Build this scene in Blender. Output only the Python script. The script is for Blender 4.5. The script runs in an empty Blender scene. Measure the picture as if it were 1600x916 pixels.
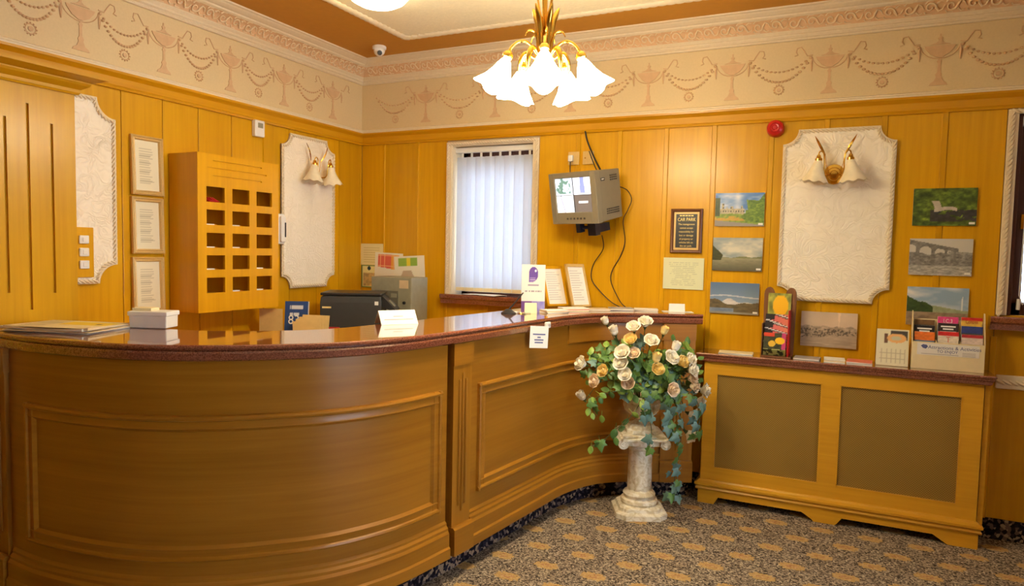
import bpy, math, random
import numpy as np
from mathutils import Vector, Matrix
random.seed(7)
S = bpy.context.scene
COL = S.collection
PI = math.pi

# ------------------------------------------------------------------ camera
YAW, PITCH, ROLL, FPX = 0.4471, -0.0625, 0.0209, 1078.3
CAM = Vector((3.5552, -4.5556, 1.55))
fw = Vector((-math.sin(YAW) * math.cos(PITCH), math.cos(YAW) * math.cos(PITCH), math.sin(PITCH)))
r0 = Vector((math.cos(YAW), math.sin(YAW), 0)); u0 = r0.cross(fw)
r1 = math.cos(ROLL) * r0 + math.sin(ROLL) * u0
u1 = -math.sin(ROLL) * r0 + math.cos(ROLL) * u0
cd = bpy.data.cameras.new('camera'); cam = bpy.data.objects.new('camera', cd); COL.objects.link(cam)
cd.sensor_width = 36; cd.lens = FPX * 36 / 1600; cd.clip_start = .05
m = Matrix((r1, u1, -fw)).transposed().to_4x4(); m.translation = CAM
cam.matrix_world = m
S.camera = cam
# ------------------------------------------------------------------ world, exposure
SKY = 7.0            # overcast daylight outside the windows
LAMP = 42.0          # chandelier shades
DOME = 9.0          # ceiling dome
w = bpy.data.worlds.new('overcast_sky'); S.world = w; w.use_nodes = True
bg = w.node_tree.nodes['Background']; bg.inputs[0].default_value = (.66, .80, 1.0, 1); bg.inputs[1].default_value = SKY
S.view_settings.view_transform = 'Standard'; S.view_settings.look = 'None'
S.view_settings.gamma = 1; S.view_settings.use_curve_mapping = False
S.view_settings.exposure = 0.66
S.cycles.use_denoising = True
S.cycles.max_bounces = 10; S.cycles.diffuse_bounces = 5; S.cycles.glossy_bounces = 4
S.cycles.sample_clamp_indirect = 6

# ------------------------------------------------------------------ materials
def lin(c):
    return tuple(((v / 255) / 12.92 if v / 255 <= .04045 else ((v / 255 + .055) / 1.055) ** 2.4) for v in c) + (1,)
def newmat(name):
    mt = bpy.data.materials.new(name); mt.use_nodes = True
    return mt, mt.node_tree.nodes, mt.node_tree.links, mt.node_tree.nodes['Principled BSDF']
def plain(name, c, rough=.5, metal=0., bump=0., bscale=200., var=0.06, coat=0.):
    mt, n, l, b = newmat(name)
    b.inputs['Roughness'].default_value = rough; b.inputs['Metallic'].default_value = metal
    b.inputs['Coat Weight'].default_value = coat
    tc = n.new('ShaderNodeTexCoord'); nz = n.new('ShaderNodeTexNoise'); nz.inputs['Scale'].default_value = bscale if bump else 25
    nz.inputs['Detail'].default_value = 4
    l.new(tc.outputs['Object'], nz.inputs['Vector'])
    rp = n.new('ShaderNodeValToRGB'); c = lin(c)
    rp.color_ramp.elements[0].position = .3; rp.color_ramp.elements[1].position = .7
    rp.color_ramp.elements[0].color = tuple(max(0, v * (1 - var)) for v in c[:3]) + (1,)
    rp.color_ramp.elements[1].color = tuple(min(1, v * (1 + var)) for v in c[:3]) + (1,)
    l.new(nz.outputs['Fac'], rp.inputs['Fac']); l.new(rp.outputs['Color'], b.inputs['Base Color'])
    if bump:
        bp = n.new('ShaderNodeBump'); bp.inputs['Strength'].default_value = bump; bp.inputs['Distance'].default_value = .004
        l.new(nz.outputs['Fac'], bp.inputs['Height']); l.new(bp.outputs['Normal'], b.inputs['Normal'])
    return mt
def wood(name, c1, c2, grain='z', rough=.34, fine=1.0, coat=.14):
    """oak veneer, grain along one axis ('h' = any horizontal direction)"""
    mt, n, l, b = newmat(name)
    tc = n.new('ShaderNodeTexCoord'); oi = n.new('ShaderNodeObjectInfo')
    mp = n.new('ShaderNodeMapping')
    s = {'z': (34, 34, 1.3), 'x': (1.3, 34, 34), 'y': (34, 1.3, 34), 'h': (1.1, 1.1, 36)}[grain]
    mp.inputs['Scale'].default_value = tuple(v * fine for v in s)
    ad = n.new('ShaderNodeVectorMath'); ad.operation = 'MULTIPLY_ADD'
    cx = n.new('ShaderNodeCombineXYZ')
    for i in range(3): l.new(oi.outputs['Random'], cx.inputs[i])
    ad.inputs[1].default_value = (7, 5, 9)
    l.new(cx.outputs[0], ad.inputs[0]); l.new(tc.outputs['Object'], ad.inputs[2])
    l.new(ad.outputs[0], mp.inputs['Vector'])
    nz = n.new('ShaderNodeTexNoise'); nz.inputs['Scale'].default_value = 1; nz.inputs['Detail'].default_value = 7
    nz.inputs['Roughness'].default_value = .62; nz.inputs['Distortion'].default_value = .5
    l.new(mp.outputs[0], nz.inputs['Vector'])
    mp2 = n.new('ShaderNodeMapping'); mp2.inputs['Scale'].default_value = tuple(max(.6, v * .12) for v in s)
    l.new(ad.outputs[0], mp2.inputs['Vector'])
    nz2 = n.new('ShaderNodeTexNoise'); nz2.inputs['Scale'].default_value = 1; nz2.inputs['Detail'].default_value = 3
    l.new(mp2.outputs[0], nz2.inputs['Vector'])
    mx = n.new('ShaderNodeMath'); mx.operation = 'MULTIPLY_ADD'; mx.inputs[1].default_value = .55
    hm = n.new('ShaderNodeMath'); hm.operation = 'MULTIPLY'; hm.inputs[1].default_value = .45
    l.new(nz2.outputs['Fac'], hm.inputs[0]); l.new(nz.outputs['Fac'], mx.inputs[0]); l.new(hm.outputs[0], mx.inputs[2])
    rp = n.new('ShaderNodeValToRGB'); rp.color_ramp.elements[0].position = .33; rp.color_ramp.elements[1].position = .67
    rp.color_ramp.elements[0].color = lin(c1); rp.color_ramp.elements[1].color = lin(c2)
    l.new(mx.outputs[0], rp.inputs['Fac'])
    hv = n.new('ShaderNodeHueSaturation'); vr = n.new('ShaderNodeMapRange')
    vr.inputs['To Min'].default_value = .92; vr.inputs['To Max'].default_value = 1.08
    l.new(oi.outputs['Random'], vr.inputs['Value']); l.new(vr.outputs[0], hv.inputs['Value'])
    l.new(rp.outputs['Color'], hv.inputs['Color']); l.new(hv.outputs[0], b.inputs['Base Color'])
    b.inputs['Roughness'].default_value = rough; b.inputs['Specular IOR Level'].default_value = .32
    b.inputs['Coat Weight'].default_value = coat; b.inputs['Coat Roughness'].default_value = .22
    bp = n.new('ShaderNodeBump'); bp.inputs['Strength'].default_value = .06; bp.inputs['Distance'].default_value = .002
    l.new(nz.outputs['Fac'], bp.inputs['Height']); l.new(bp.outputs['Normal'], b.inputs['Normal'])
    return mt
def emit(name, c, strength, base=None):
    mt, n, l, b = newmat(name)
    b.inputs['Base Color'].default_value = lin(base or c); b.inputs['Emission Color'].default_value = lin(c)
    b.inputs['Emission Strength'].default_value = strength; b.inputs['Roughness'].default_value = .4
    return mt
def attr_mat(name, emission=0., rough=.45, coat=0.):
    mt, n, l, b = newmat(name)
    a = n.new('ShaderNodeAttribute'); a.attribute_name = 'col'
    l.new(a.outputs['Color'], b.inputs['Base Color']); b.inputs['Roughness'].default_value = rough
    b.inputs['Coat Weight'].default_value = coat
    if emission:
        l.new(a.outputs['Color'], b.inputs['Emission Color']); b.inputs['Emission Strength'].default_value = emission
    return mt

M = {}
M['oak'] = wood('oak_panel', (200, 142, 4), (222, 166, 14), 'z', .33)
M['oakx'] = wood('oak_rail', (190, 130, 4), (212, 154, 14), 'h', .36)
M['oakc'] = wood('oak_counter', (142, 90, 16), (170, 114, 30), 'h', .36)
M['oakcz'] = wood('oak_counter_upright', (142, 90, 16), (170, 114, 30), 'z', .36)
M['oakr'] = wood('oak_radiator', (202, 144, 30), (222, 166, 44), 'h', .38)
M['oakk'] = wood('oak_key_cabinet', (206, 146, 6), (224, 164, 12), 'z', .38)
M['darkwood'] = wood('dark_frame_wood', (92, 52, 24), (120, 70, 34), 'z', .4)
M['barkwood'] = wood('carved_bark_wood', (104, 66, 38), (138, 92, 56), 'z', .6)
M['plaster'] = plain('cream_plaster', (232, 214, 180), .75, bump=.05, bscale=60, var=.03)
M['frieze'] = plain('frieze_paper', (222, 198, 150), .7, bump=.03, bscale=90, var=.025)
M['pink'] = plain('faded_pink_relief', (214, 176, 132), .7, var=.08)
M['cove'] = plain('cove_pink_ground', (226, 186, 140), .7, var=.06)
M['ivory'] = plain('ivory_relief', (236, 212, 172), .6, var=.05)
M['ceil'] = plain('tan_ceiling_paint', (196, 136, 34), .7, var=.03)
M['white'] = plain('white_plastic', (236, 232, 222), .4, var=.02)
M['blackp'] = plain('black_plastic', (42, 41, 40), .38, var=.05)
M['printerside'] = plain('charcoal_printer_plastic', (62, 62, 60), .42, var=.05)
M['tv'] = plain('taupe_monitor_plastic', (130, 120, 98), .45, var=.03)
M['tvdark'] = plain('dark_vent_plastic', (62, 56, 48), .5, var=.03)
M['navy'] = plain('navy_bracket_metal', (38, 42, 62), .35, .4)
M['cable'] = plain('black_cable_rubber', (38, 30, 22), .5)
M['red'] = plain('red_alarm_plastic', (196, 30, 26), .3)
M['redp'] = plain('red_leaflet_card', (186, 22, 28), .35)
M['paper'] = plain('white_paper', (238, 234, 224), .7, var=.015)
M['cream'] = plain('cream_card', (232, 214, 168), .7, var=.03)
M['manila'] = plain('manila_envelope', (216, 184, 118), .7, var=.05)
M['ink'] = plain('dark_ink', (70, 66, 66), .6)
M['blueink'] = plain('blue_ink', (84, 92, 140), .6)
M['goldink'] = plain('gold_lettering', (244, 214, 130), .35, .3)
M['whiteink'] = plain('white_lettering', (244, 242, 238), .5)
M['brass'] = plain('polished_brass', (222, 176, 78), .18, 1., var=.04)
M['gold'] = plain('gilt_frame', (216, 180, 112), .4, .2, bump=.25, bscale=120)
M['shade_off'] = plain('frosted_shade_glass', (240, 226, 192), .35, bump=.06, bscale=30)
M['shade_on'] = emit('lit_shade_glass', (255, 240, 206), LAMP, (255, 248, 235))
M['dome_on'] = emit('lit_dome_glass', (255, 240, 206), DOME, (255, 248, 235))
M['safe'] = plain('grey_green_metal', (150, 146, 122), .45)
M['safedark'] = plain('grey_panel_metal', (112, 108, 92), .45)
M['stucco'] = plain('stucco_ceiling_panel', (244, 232, 196), .8, bump=.5, bscale=55, var=.04)
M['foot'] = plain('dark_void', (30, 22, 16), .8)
M['windowwood'] = plain('brown_window_frame', (84, 44, 34), .4)
M['leaf'] = plain('ivy_green', (84, 122, 56), .45, var=.25)
M['leaf2'] = plain('ivy_blue_green', (92, 126, 116), .45, var=.25)
M['leaf3'] = plain('rose_leaf_green', (136, 168, 66), .45, var=.25)
M['stem'] = plain('green_stem', (74, 84, 40), .6)
M['rose'] = plain('ivory_rose_petal', (250, 242, 222), .6, var=.05)
M['rosey'] = plain('yellow_rose_petal', (250, 224, 150), .6, var=.07)
M['rosep'] = plain('peach_rose_petal', (248, 226, 194), .6, var=.06)
M['print'] = attr_mat('printed_picture', 0, .4, .15)
M['screen'] = attr_mat('monitor_screen', 1.1, .15)
M['rough_print'] = attr_mat('printed_paper', 0, .7)
def stone():
    mt, n, l, b = newmat('red_granite')
    tc = n.new('ShaderNodeTexCoord'); nz = n.new('ShaderNodeTexNoise'); nz.inputs['Scale'].default_value = 170; nz.inputs['Detail'].default_value = 3
    vo = n.new('ShaderNodeTexVoronoi'); vo.inputs['Scale'].default_value = 240
    l.new(tc.outputs['Object'], nz.inputs['Vector']); l.new(tc.outputs['Object'], vo.inputs['Vector'])
    rp = n.new('ShaderNodeValToRGB'); e = rp.color_ramp.elements
    e[0].position = .3; e[0].color = lin((88, 42, 28)); e[1].position = .72; e[1].color = lin((150, 88, 64))
    e2 = rp.color_ramp.elements.new(.5); e2.color = lin((116, 62, 42))
    ml = n.new('ShaderNodeMath'); ml.operation = 'MULTIPLY_ADD'; ml.inputs[1].default_value = .35
    l.new(vo.outputs['Distance'], ml.inputs[0]); 
    h2 = n.new('ShaderNodeMath'); h2.operation = 'MULTIPLY'; h2.inputs[1].default_value = .8
    l.new(nz.outputs['Fac'], h2.inputs[0]); l.new(h2.outputs[0], ml.inputs[2])
    l.new(ml.outputs[0], rp.inputs['Fac']); l.new(rp.outputs[0], b.inputs['Base Color'])
    b.inputs['Roughness'].default_value = .12; b.inputs['Specular IOR Level'].default_value = .5
    b.inputs['Coat Weight'].default_value = 1.0; b.inputs['Coat Roughness'].default_value = .03; b.inputs['Coat IOR'].default_value = 1.55
    return mt
M['stone'] = stone()
def marble():
    mt, n, l, b = newmat('aged_cream_stone')
    tc = n.new('ShaderNodeTexCoord'); nz = n.new('ShaderNodeTexNoise'); nz.inputs['Scale'].default_value = 22; nz.inputs['Detail'].default_value = 8; nz.inputs['Distortion'].default_value = 1.4
    l.new(tc.outputs['Object'], nz.inputs['Vector'])
    rp = n.new('ShaderNodeValToRGB'); e = rp.color_ramp.elements
    e[0].position = .38; e[0].color = lin((204, 188, 152)); e[1].position = .58; e[1].color = lin((236, 228, 208))
    l.new(nz.outputs['Fac'], rp.inputs['Fac']); l.new(rp.outputs[0], b.inputs['Base Color'])
    b.inputs['Roughness'].default_value = .45
    bp = n.new('ShaderNodeBump'); bp.inputs['Strength'].default_value = .2; bp.inputs['Distance'].default_value = .004
    l.new(nz.outputs['Fac'], bp.inputs['Height']); l.new(bp.outputs['Normal'], b.inputs['Normal'])
    return mt
M['marble'] = marble()
def lincrusta():
    mt, n, l, b = newmat('embossed_cream_paper')
    b.inputs['Base Color'].default_value = lin((252, 240, 216)); b.inputs['Roughness'].default_value = .5
    tc = n.new('ShaderNodeTexCoord'); nz = n.new('ShaderNodeTexNoise'); nz.inputs['Scale'].default_value = 11; nz.inputs['Detail'].default_value = .6; nz.inputs['Distortion'].default_value = 1.1
    l.new(tc.outputs['Object'], nz.inputs['Vector'])
    ml = n.new('ShaderNodeMath'); ml.operation = 'PINGPONG'; ml.inputs[1].default_value = .055; l.new(nz.outputs['Fac'], ml.inputs[0])
    bp = n.new('ShaderNodeBump'); bp.inputs['Strength'].default_value = .7; bp.inputs['Distance'].default_value = .06
    l.new(ml.outputs[0], bp.inputs['Height']); l.new(bp.outputs['Normal'], b.inputs['Normal'])
    return mt
M['lincrusta'] = lincrusta()
def mesh_grille():
    mt, n, l, b = newmat('brass_mesh_grille')
    tc = n.new('ShaderNodeTexCoord'); mp = n.new('ShaderNodeMapping'); mp.inputs['Rotation'].default_value = (0, PI / 4, 0); mp.inputs['Scale'].default_value = (110, 110, 110)
    ck = n.new('ShaderNodeTexVoronoi'); ck.inputs['Scale'].default_value = 1; ck.inputs['Randomness'].default_value = 0.0
    l.new(tc.outputs['Object'], mp.inputs['Vector']); l.new(mp.outputs[0], ck.inputs['Vector'])
    rp = n.new('ShaderNodeValToRGB'); e = rp.color_ramp.elements
    e[0].position = .30; e[0].color = lin((58, 44, 14)); e[1].position = .5; e[1].color = lin((168, 134, 62))
    l.new(ck.outputs['Distance'], rp.inputs['Fac']); l.new(rp.outputs[0], b.inputs['Base Color'])
    b.inputs['Metallic'].default_value = .35; b.inputs['Roughness'].default_value = .42
    bp = n.new('ShaderNodeBump'); bp.inputs['Strength'].default_value = .6; bp.inputs['Distance'].default_value = .002
    l.new(ck.outputs['Distance'], bp.inputs['Height']); l.new(bp.outputs['Normal'], b.inputs['Normal'])
    return mt
M['grille'] = mesh_grille()
def blind():
    mt, n, l, b = newmat('translucent_blind_fabric')
    b.inputs['Base Color'].default_value = (.86, .86, .86, 1); b.inputs['Roughness'].default_value = .8
    tr = n.new('ShaderNodeBsdfTranslucent'); tr.inputs['Color'].default_value = (.64, .68, .74, 1)
    mx = n.new('ShaderNodeMixShader'); mx.inputs[0].default_value = .5
    tc = n.new('ShaderNodeTexCoord'); nz = n.new('ShaderNodeTexNoise'); nz.inputs['Scale'].default_value = 220
    l.new(tc.outputs['Object'], nz.inputs['Vector'])
    bp = n.new('ShaderNodeBump'); bp.inputs['Strength'].default_value = .1; bp.inputs['Distance'].default_value = .001
    l.new(nz.outputs['Fac'], bp.inputs['Height']); l.new(bp.outputs['Normal'], b.inputs['Normal'])
    l.new(b.outputs[0], mx.inputs[1]); l.new(tr.outputs[0], mx.inputs[2])
    l.new(mx.outputs[0], n['Material Output'].inputs['Surface'])
    return mt
M['blind'] = blind()
def glass():
    mt, n, l, b = newmat('window_glass')
    tr = n.new('ShaderNodeBsdfTransparent'); gl = n.new('ShaderNodeBsdfGlossy'); gl.inputs['Roughness'].default_value = .02
    fr = n.new('ShaderNodeFresnel'); fr.inputs['IOR'].default_value = 1.45
    mx = n.new('ShaderNodeMixShader'); l.new(fr.outputs[0], mx.inputs[0]); l.new(tr.outputs[0], mx.inputs[1]); l.new(gl.outputs[0], mx.inputs[2])
    l.new(mx.outputs[0], n['Material Output'].inputs['Surface'])
    return mt
M['glass'] = glass()
def carpet(name, motif=True):
    mt, n, l, b = newmat(name)
    b.inputs['Roughness'].default_value = .95; b.inputs['Specular IOR Level'].default_value = .1
    tc = n.new('ShaderNodeTexCoord'); sp = n.new('ShaderNodeSeparateXYZ'); l.new(tc.outputs['Object'], sp.inputs[0])
    def mth(op, a, bb=None, c=None):
        q = n.new('ShaderNodeMath'); q.operation = op
        for i, v in enumerate((a, bb, c)):
            if v is None: continue
            if isinstance(v, (int, float)): q.inputs[i].default_value = v
            else: l.new(v, q.inputs[i])
        return q.outputs[0]
    vo = n.new('ShaderNodeTexVoronoi'); vo.inputs['Scale'].default_value = 135 if motif else 60
    l.new(tc.outputs['Object'], vo.inputs['Vector'])
    sc = n.new('ShaderNodeSeparateColor'); l.new(vo.outputs['Color'], sc.inputs[0])
    rp = n.new('ShaderNodeValToRGB'); rp.color_ramp.interpolation = 'CONSTANT'
    cols = [(0, (66, 57, 50)), (.22, (126, 112, 97)), (.5, (154, 138, 118)), (.74, (98, 85, 74)), (.88, (182, 166, 144))] if motif else \
           [(0, (26, 22, 28)), (.42, (44, 38, 46)), (.62, (104, 88, 80)), (.85, (150, 128, 104))]
    e = rp.color_ramp.elements; e[0].color = lin(cols[0][1]); e[1].position = cols[1][0]; e[1].color = lin(cols[1][1])
    for ps, cc in cols[2:]:
        q = e.new(ps); q.color = lin(cc)
    l.new(sc.outputs[0], rp.inputs[0]); out = rp.outputs[0]
    nz = n.new('ShaderNodeTexNoise'); nz.inputs['Scale'].default_value = 70; nz.inputs['Detail'].default_value = 2
    l.new(tc.outputs['Object'], nz.inputs['Vector'])
    if motif:
        DX, DY = .242, .1905
        v = mth('DIVIDE', mth('ADD', sp.outputs[1], .72), DY)
        row = mth('ROUND', v)
        bb = mth('MULTIPLY', mth('SUBTRACT', v, row), DY)
        u = mth('ADD', mth('DIVIDE', mth('SUBTRACT', sp.outputs[0], 2.301), DX), mth('MULTIPLY', mth('PINGPONG', row, 1), .5))
        aa = mth('MULTIPLY', mth('SUBTRACT', u, mth('ROUND', u)), DX)
        # stepped lozenge: wide bar plus a taller, narrower middle
        na = mth('MULTIPLY', mth('SUBTRACT', nz.outputs['Fac'], .5), .035)
        A = mth('ADD', mth('ABSOLUTE', aa), na); Bv = mth('ADD', mth('ABSOLUTE', bb), na)
        m1 = mth('MULTIPLY', mth('LESS_THAN', A, .060), mth('LESS_THAN', Bv, .021))
        m2 = mth('MULTIPLY', mth('LESS_THAN', A, .042), mth('LESS_THAN', Bv, .036))
        mk = mth('MAXIMUM', m1, m2)
        dm = mth('ADD', mth('DIVIDE', A, .05), mth('DIVIDE', Bv, .03))
        ring = mth('MULTIPLY', mth('GREATER_THAN', dm, .35), mth('LESS_THAN', dm, .62))
        c2 = n.new('ShaderNodeMix'); c2.data_type = 'RGBA'; c2.inputs['A'].default_value = lin((196, 158, 94)); c2.inputs['B'].default_value = lin((176, 122, 80))
        l.new(ring, c2.inputs['Factor'])
        c3 = n.new('ShaderNodeMix'); c3.data_type = 'RGBA'; l.new(out, c3.inputs['A']); l.new(c2.outputs['Result'], c3.inputs['B'])
        l.new(mth('MULTIPLY', mk, .7), c3.inputs['Factor']); out = c3.outputs['Result']
    l.new(out, b.inputs['Base Color'])
    bp = n.new('ShaderNodeBump'); bp.inputs['Strength'].default_value = .4; bp.inputs['Distance'].default_value = .004
    l.new(vo.outputs['Distance'], bp.inputs['Height']); l.new(bp.outputs['Normal'], b.inputs['Normal'])
    return mt
M['carpet'] = carpet('patterned_carpet'); M['upstand'] = carpet('dark_carpet_upstand', False)

# ------------------------------------------------------------------ mesh helpers
class MB:
    def __init__(s): s.v = []; s.f = []
    def box(s, x0, x1, y0, y1, z0, z1):
        k = len(s.v)
        s.v += [(x0, y0, z0), (x1, y0, z0), (x1, y1, z0), (x0, y1, z0), (x0, y0, z1), (x1, y0, z1), (x1, y1, z1), (x0, y1, z1)]
        s.f += [tuple(k + i for i in q) for q in ((3, 2, 1, 0), (4, 5, 6, 7), (0, 1, 5, 4), (1, 2, 6, 5), (2, 3, 7, 6), (3, 0, 4, 7))]
        return s
    def loft(s, rings, closed=True, cap=True, loop=False):
        """rings: list of equal-length point lists"""
        k = len(s.v); n = len(rings[0])
        for r in rings: s.v += [tuple(p) for p in r]
        R = len(rings)
        for i in range(R if loop else R - 1):
            a = k + i * n; b = k + ((i + 1) % R) * n
            for j in range(n if closed else n - 1):
                j2 = (j + 1) % n
                s.f.append((a + j, a + j2, b + j2, b + j))
        if cap and not loop and closed:
            s.f.append(tuple(k + j for j in range(n))[::-1]); s.f.append(tuple(k + (R - 1) * n + j for j in range(n)))
        return s
    def ext(s, poly, y0, y1):
        """(x, z) polygon pushed from y0 (back) to y1"""
        return s.loft([[(x, y0, z) for x, z in poly], [(x, y1, z) for x, z in poly]])
    def extz(s, poly, z0, z1):
        return s.loft([[(x, y, z0) for x, y in poly], [(x, y, z1) for x, y in poly]])
    def lathe(s, prof, n=24, c=(0, 0, 0), wob=None, cap=True):
        rings = []
        for r, z in prof:
            ring = []
            for i in range(n):
                a = 2 * PI * i / n; rr, zz = (r, z) if wob is None else wob(r, z, a)
                ring.append((c[0] + rr * math.cos(a), c[1] + rr * math.sin(a), c[2] + zz))
            rings.append(ring)
        return s.loft(rings, True, cap)
    def tube(s, pts, rad, n=8, cap=True):
        pts = [Vector(p) for p in pts]; rings = []
        up = Vector((0, 0, 1)); prev = None
        for i, p in enumerate(pts):
            t = (pts[min(i + 1, len(pts) - 1)] - pts[max(i - 1, 0)]).normalized()
            if prev is None:
                a = t.cross(up if abs(t.z) < .95 else Vector((1, 0, 0))).normalized()
            else:
                a = (prev - t * prev.dot(t)).normalized()
            prev = a; b = t.cross(a)
            r = rad(i / (len(pts) - 1)) if callable(rad) else rad
            rings.append([p + a * (r * math.cos(2 * PI * j / n)) + b * (r * math.sin(2 * PI * j / n)) for j in range(n)])
        return s.loft(rings, True, cap)
    def xf(s, mat, k=0):
        for i in range(k, len(s.v)): s.v[i] = tuple(mat @ Vector(s.v[i]))
        return s
    def mesh(s, name, mt, smooth=0):
        me = bpy.data.meshes.new(name); me.from_pydata([tuple(p) for p in s.v], [], s.f)
        me.materials.append(M[mt] if isinstance(mt, str) else mt)
        me.update()
        import bmesh
        bm = bmesh.new(); bm.from_mesh(me); bmesh.ops.recalc_face_normals(bm, faces=bm.faces); bm.to_mesh(me); bm.free()
        if smooth:
            for pl in me.polygons: pl.use_smooth = True
            me.set_sharp_from_angle(angle=math.radians(smooth))
        return me
    def build(s, name, mt, parent=None, loc=(0, 0, 0), rot=(0, 0, 0), smooth=0, bevel=0):
        return link(name, s.mesh(name, mt, smooth), parent, loc, rot, bevel)
def link(name, me, parent=None, loc=(0, 0, 0), rot=(0, 0, 0), bevel=0, scale=None):
    o = bpy.data.objects.new(name, me); COL.objects.link(o)
    o.parent = parent; o.location = loc; o.rotation_euler = rot
    if scale is not None: o.scale = scale if hasattr(scale, '__len__') else (scale,) * 3
    if bevel:
        b = o.modifiers.new('bevel', 'BEVEL'); b.width = bevel; b.segments = 2; b.limit_method = 'ANGLE'; b.angle_limit = math.radians(40)
    return o
def tag(o, label=None, cat=None, group=None, kind=None):
    if label: o['label'] = label
    if cat: o['category'] = cat
    if group: o['group'] = group
    if kind: o['kind'] = kind
    return o
def thing(name, label, cat, loc=(0, 0, 0), rz=0, group=None, rot=None):
    o = bpy.data.objects.new(name, None); COL.objects.link(o); o.location = loc
    o.rotation_euler = rot or (0, 0, rz); o.empty_display_size = .05
    return tag(o, label, cat, group)
def bx(name, mt, parent, x0, x1, y0, y1, z0, z1, bevel=0, **k):
    return MB().box(x0, x1, y0, y1, z0, z1).build(name, mt, parent, bevel=bevel, **k)
def text(name, body, size, mt, parent, loc, rot=(PI / 2, 0, 0), align='CENTER', sx=1.0, depth=.0003):
    cu = bpy.data.curves.new(name, 'FONT'); cu.body = body; cu.size = size; cu.align_x = align; cu.align_y = 'CENTER'
    cu.extrude = depth; cu.resolution_u = 3
    t = bpy.data.objects.new(name, cu); COL.objects.link(t)
    bpy.context.view_layer.update()
    me = bpy.data.meshes.new_from_object(t.evaluated_get(bpy.context.evaluated_depsgraph_get()))
    bpy.data.objects.remove(t); bpy.data.curves.remove(cu)
    me.materials.clear(); me.materials.append(M[mt])
    return link(name, me, parent, loc, rot, scale=(sx, 1, 1))
def noise2(u, v, seed=0):
    """smooth value noise on arrays"""
    rs = np.random.RandomState(seed); g = rs.rand(64, 64)
    iu = np.floor(u).astype(int); iv = np.floor(v).astype(int); fu = u - iu; fv = v - iv
    fu = fu * fu * (3 - 2 * fu); fv = fv * fv * (3 - 2 * fv)
    G = lambda a, b: g[a % 64, b % 64]
    return (G(iu, iv) * (1 - fu) + G(iu + 1, iv) * fu) * (1 - fv) + (G(iu, iv + 1) * (1 - fu) + G(iu + 1, iv + 1) * fu) * fv
def fbm(u, v, seed=0):
    return noise2(u, v, seed) * .55 + noise2(u * 2.1, v * 2.1, seed + 1) * .3 + noise2(u * 4.3, v * 4.3, seed + 2) * .15
def printed(name, w_, h_, nx, ny, fn, parent, loc=(0, 0, 0), rot=(0, 0, 0), mt='print'):
    """flat printed sheet in the xz plane facing -y; fn(u, v) gives sRGB 0..255 arrays; origin bottom centre"""
    U, V = np.meshgrid(np.linspace(0, 1, nx + 1), np.linspace(0, 1, ny + 1))
    rgb = fn(U, V); rgb = np.stack([np.broadcast_to(np.asarray(c, float), U.shape) for c in rgb], -1).reshape(-1, 3) / 255
    vs = np.stack([(U.ravel() - .5) * w_, np.zeros(U.size), V.ravel() * h_], -1)
    me = bpy.data.meshes.new(name)
    fs = [(j * (nx + 1) + i, j * (nx + 1) + i + 1, (j + 1) * (nx + 1) + i + 1, (j + 1) * (nx + 1) + i) for j in range(ny) for i in range(nx)]
    me.from_pydata(vs.tolist(), [], fs); me.materials.append(M[mt])
    at = me.color_attributes.new('col', 'BYTE_COLOR', 'POINT')
    at.data.foreach_set('color_srgb', np.concatenate([np.clip(rgb, 0, 1), np.ones((len(rgb), 1))], 1).ravel())
    return link(name, me, parent, loc, rot)
def sel(mask, a, b):
    return [np.where(mask, x, y) for x, y in zip(a, b)]
def catmull(P, n):
    out = []
    P = [Vector(q) for q in P]
    for i in range(len(P) - 1):
        a = P[max(i - 1, 0)]; b = P[i]; c = P[i + 1]; d = P[min(i + 2, len(P) - 1)]
        for j in range(n):
            t = j / n
            out.append(.5 * ((2 * b) + (c - a) * t + (2 * a - 5 * b + 4 * c - d) * t * t + (3 * b - a - 3 * c + d) * t ** 3))
    out.append(P[-1]); return out

# ------------------------------------------------------------------ the room shell
XR, YF, ZC = 6.4, -7.2, 3.0
ZR0, ZR1 = 2.364, 2.456          # wooden top rail
UP = .112                        # carpet upstand height
floor = MB().box(-.3, XR + .3, YF - .3, .3, -.1, 0).build('floor', 'carpet'); tag(floor, kind='structure')
ceiling = MB().box(-.3, XR + .3, YF - .3, .3, ZC, ZC + .1).build('ceiling', 'ceil'); tag(ceiling, kind='structure')
W1 = (.85, 1.52, 1.205, 2.325); W2 = (4.365, 5.55, 1.25, 2.335)
b = MB()
xs = [-.25, W1[0], W1[1], W2[0], W2[1], XR + .25]
for i in range(5):
    if i in (1, 3):
        W_ = W1 if i == 1 else W2
        b.box(xs[i], xs[i + 1], .013, .25, 0, W_[2]); b.box(xs[i], xs[i + 1], .013, .25, W_[3], ZC)
    else: b.box(xs[i], xs[i + 1], .013, .25, 0, ZC)
wall_back = b.build('wall_back', 'frieze'); tag(wall_back, kind='structure')
wall_left = MB().box(-.25, -.013, YF - .25, .013, 0, ZC).build('wall_left', 'frieze'); tag(wall_left, kind='structure')
b = MB()
RW = (-4.5, -2.1, .45, 2.34)      # daylight window in the right-hand wall, outside the view
b.box(XR, XR + .25, YF - .25, RW[0], 0, ZC); b.box(XR, XR + .25, RW[1], .013, 0, ZC)
b.box(XR, XR + .25, RW[0], RW[1], 0, RW[2]); b.box(XR, XR + .25, RW[0], RW[1], RW[3], ZC)
wall_right = b.build('wall_right', 'frieze'); tag(wall_right, kind='structure')
wall_front = MB().box(-.25, XR + .25, YF - .25, YF, 0, ZC).build('wall_front', 'frieze'); tag(wall_front, kind='structure')
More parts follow.
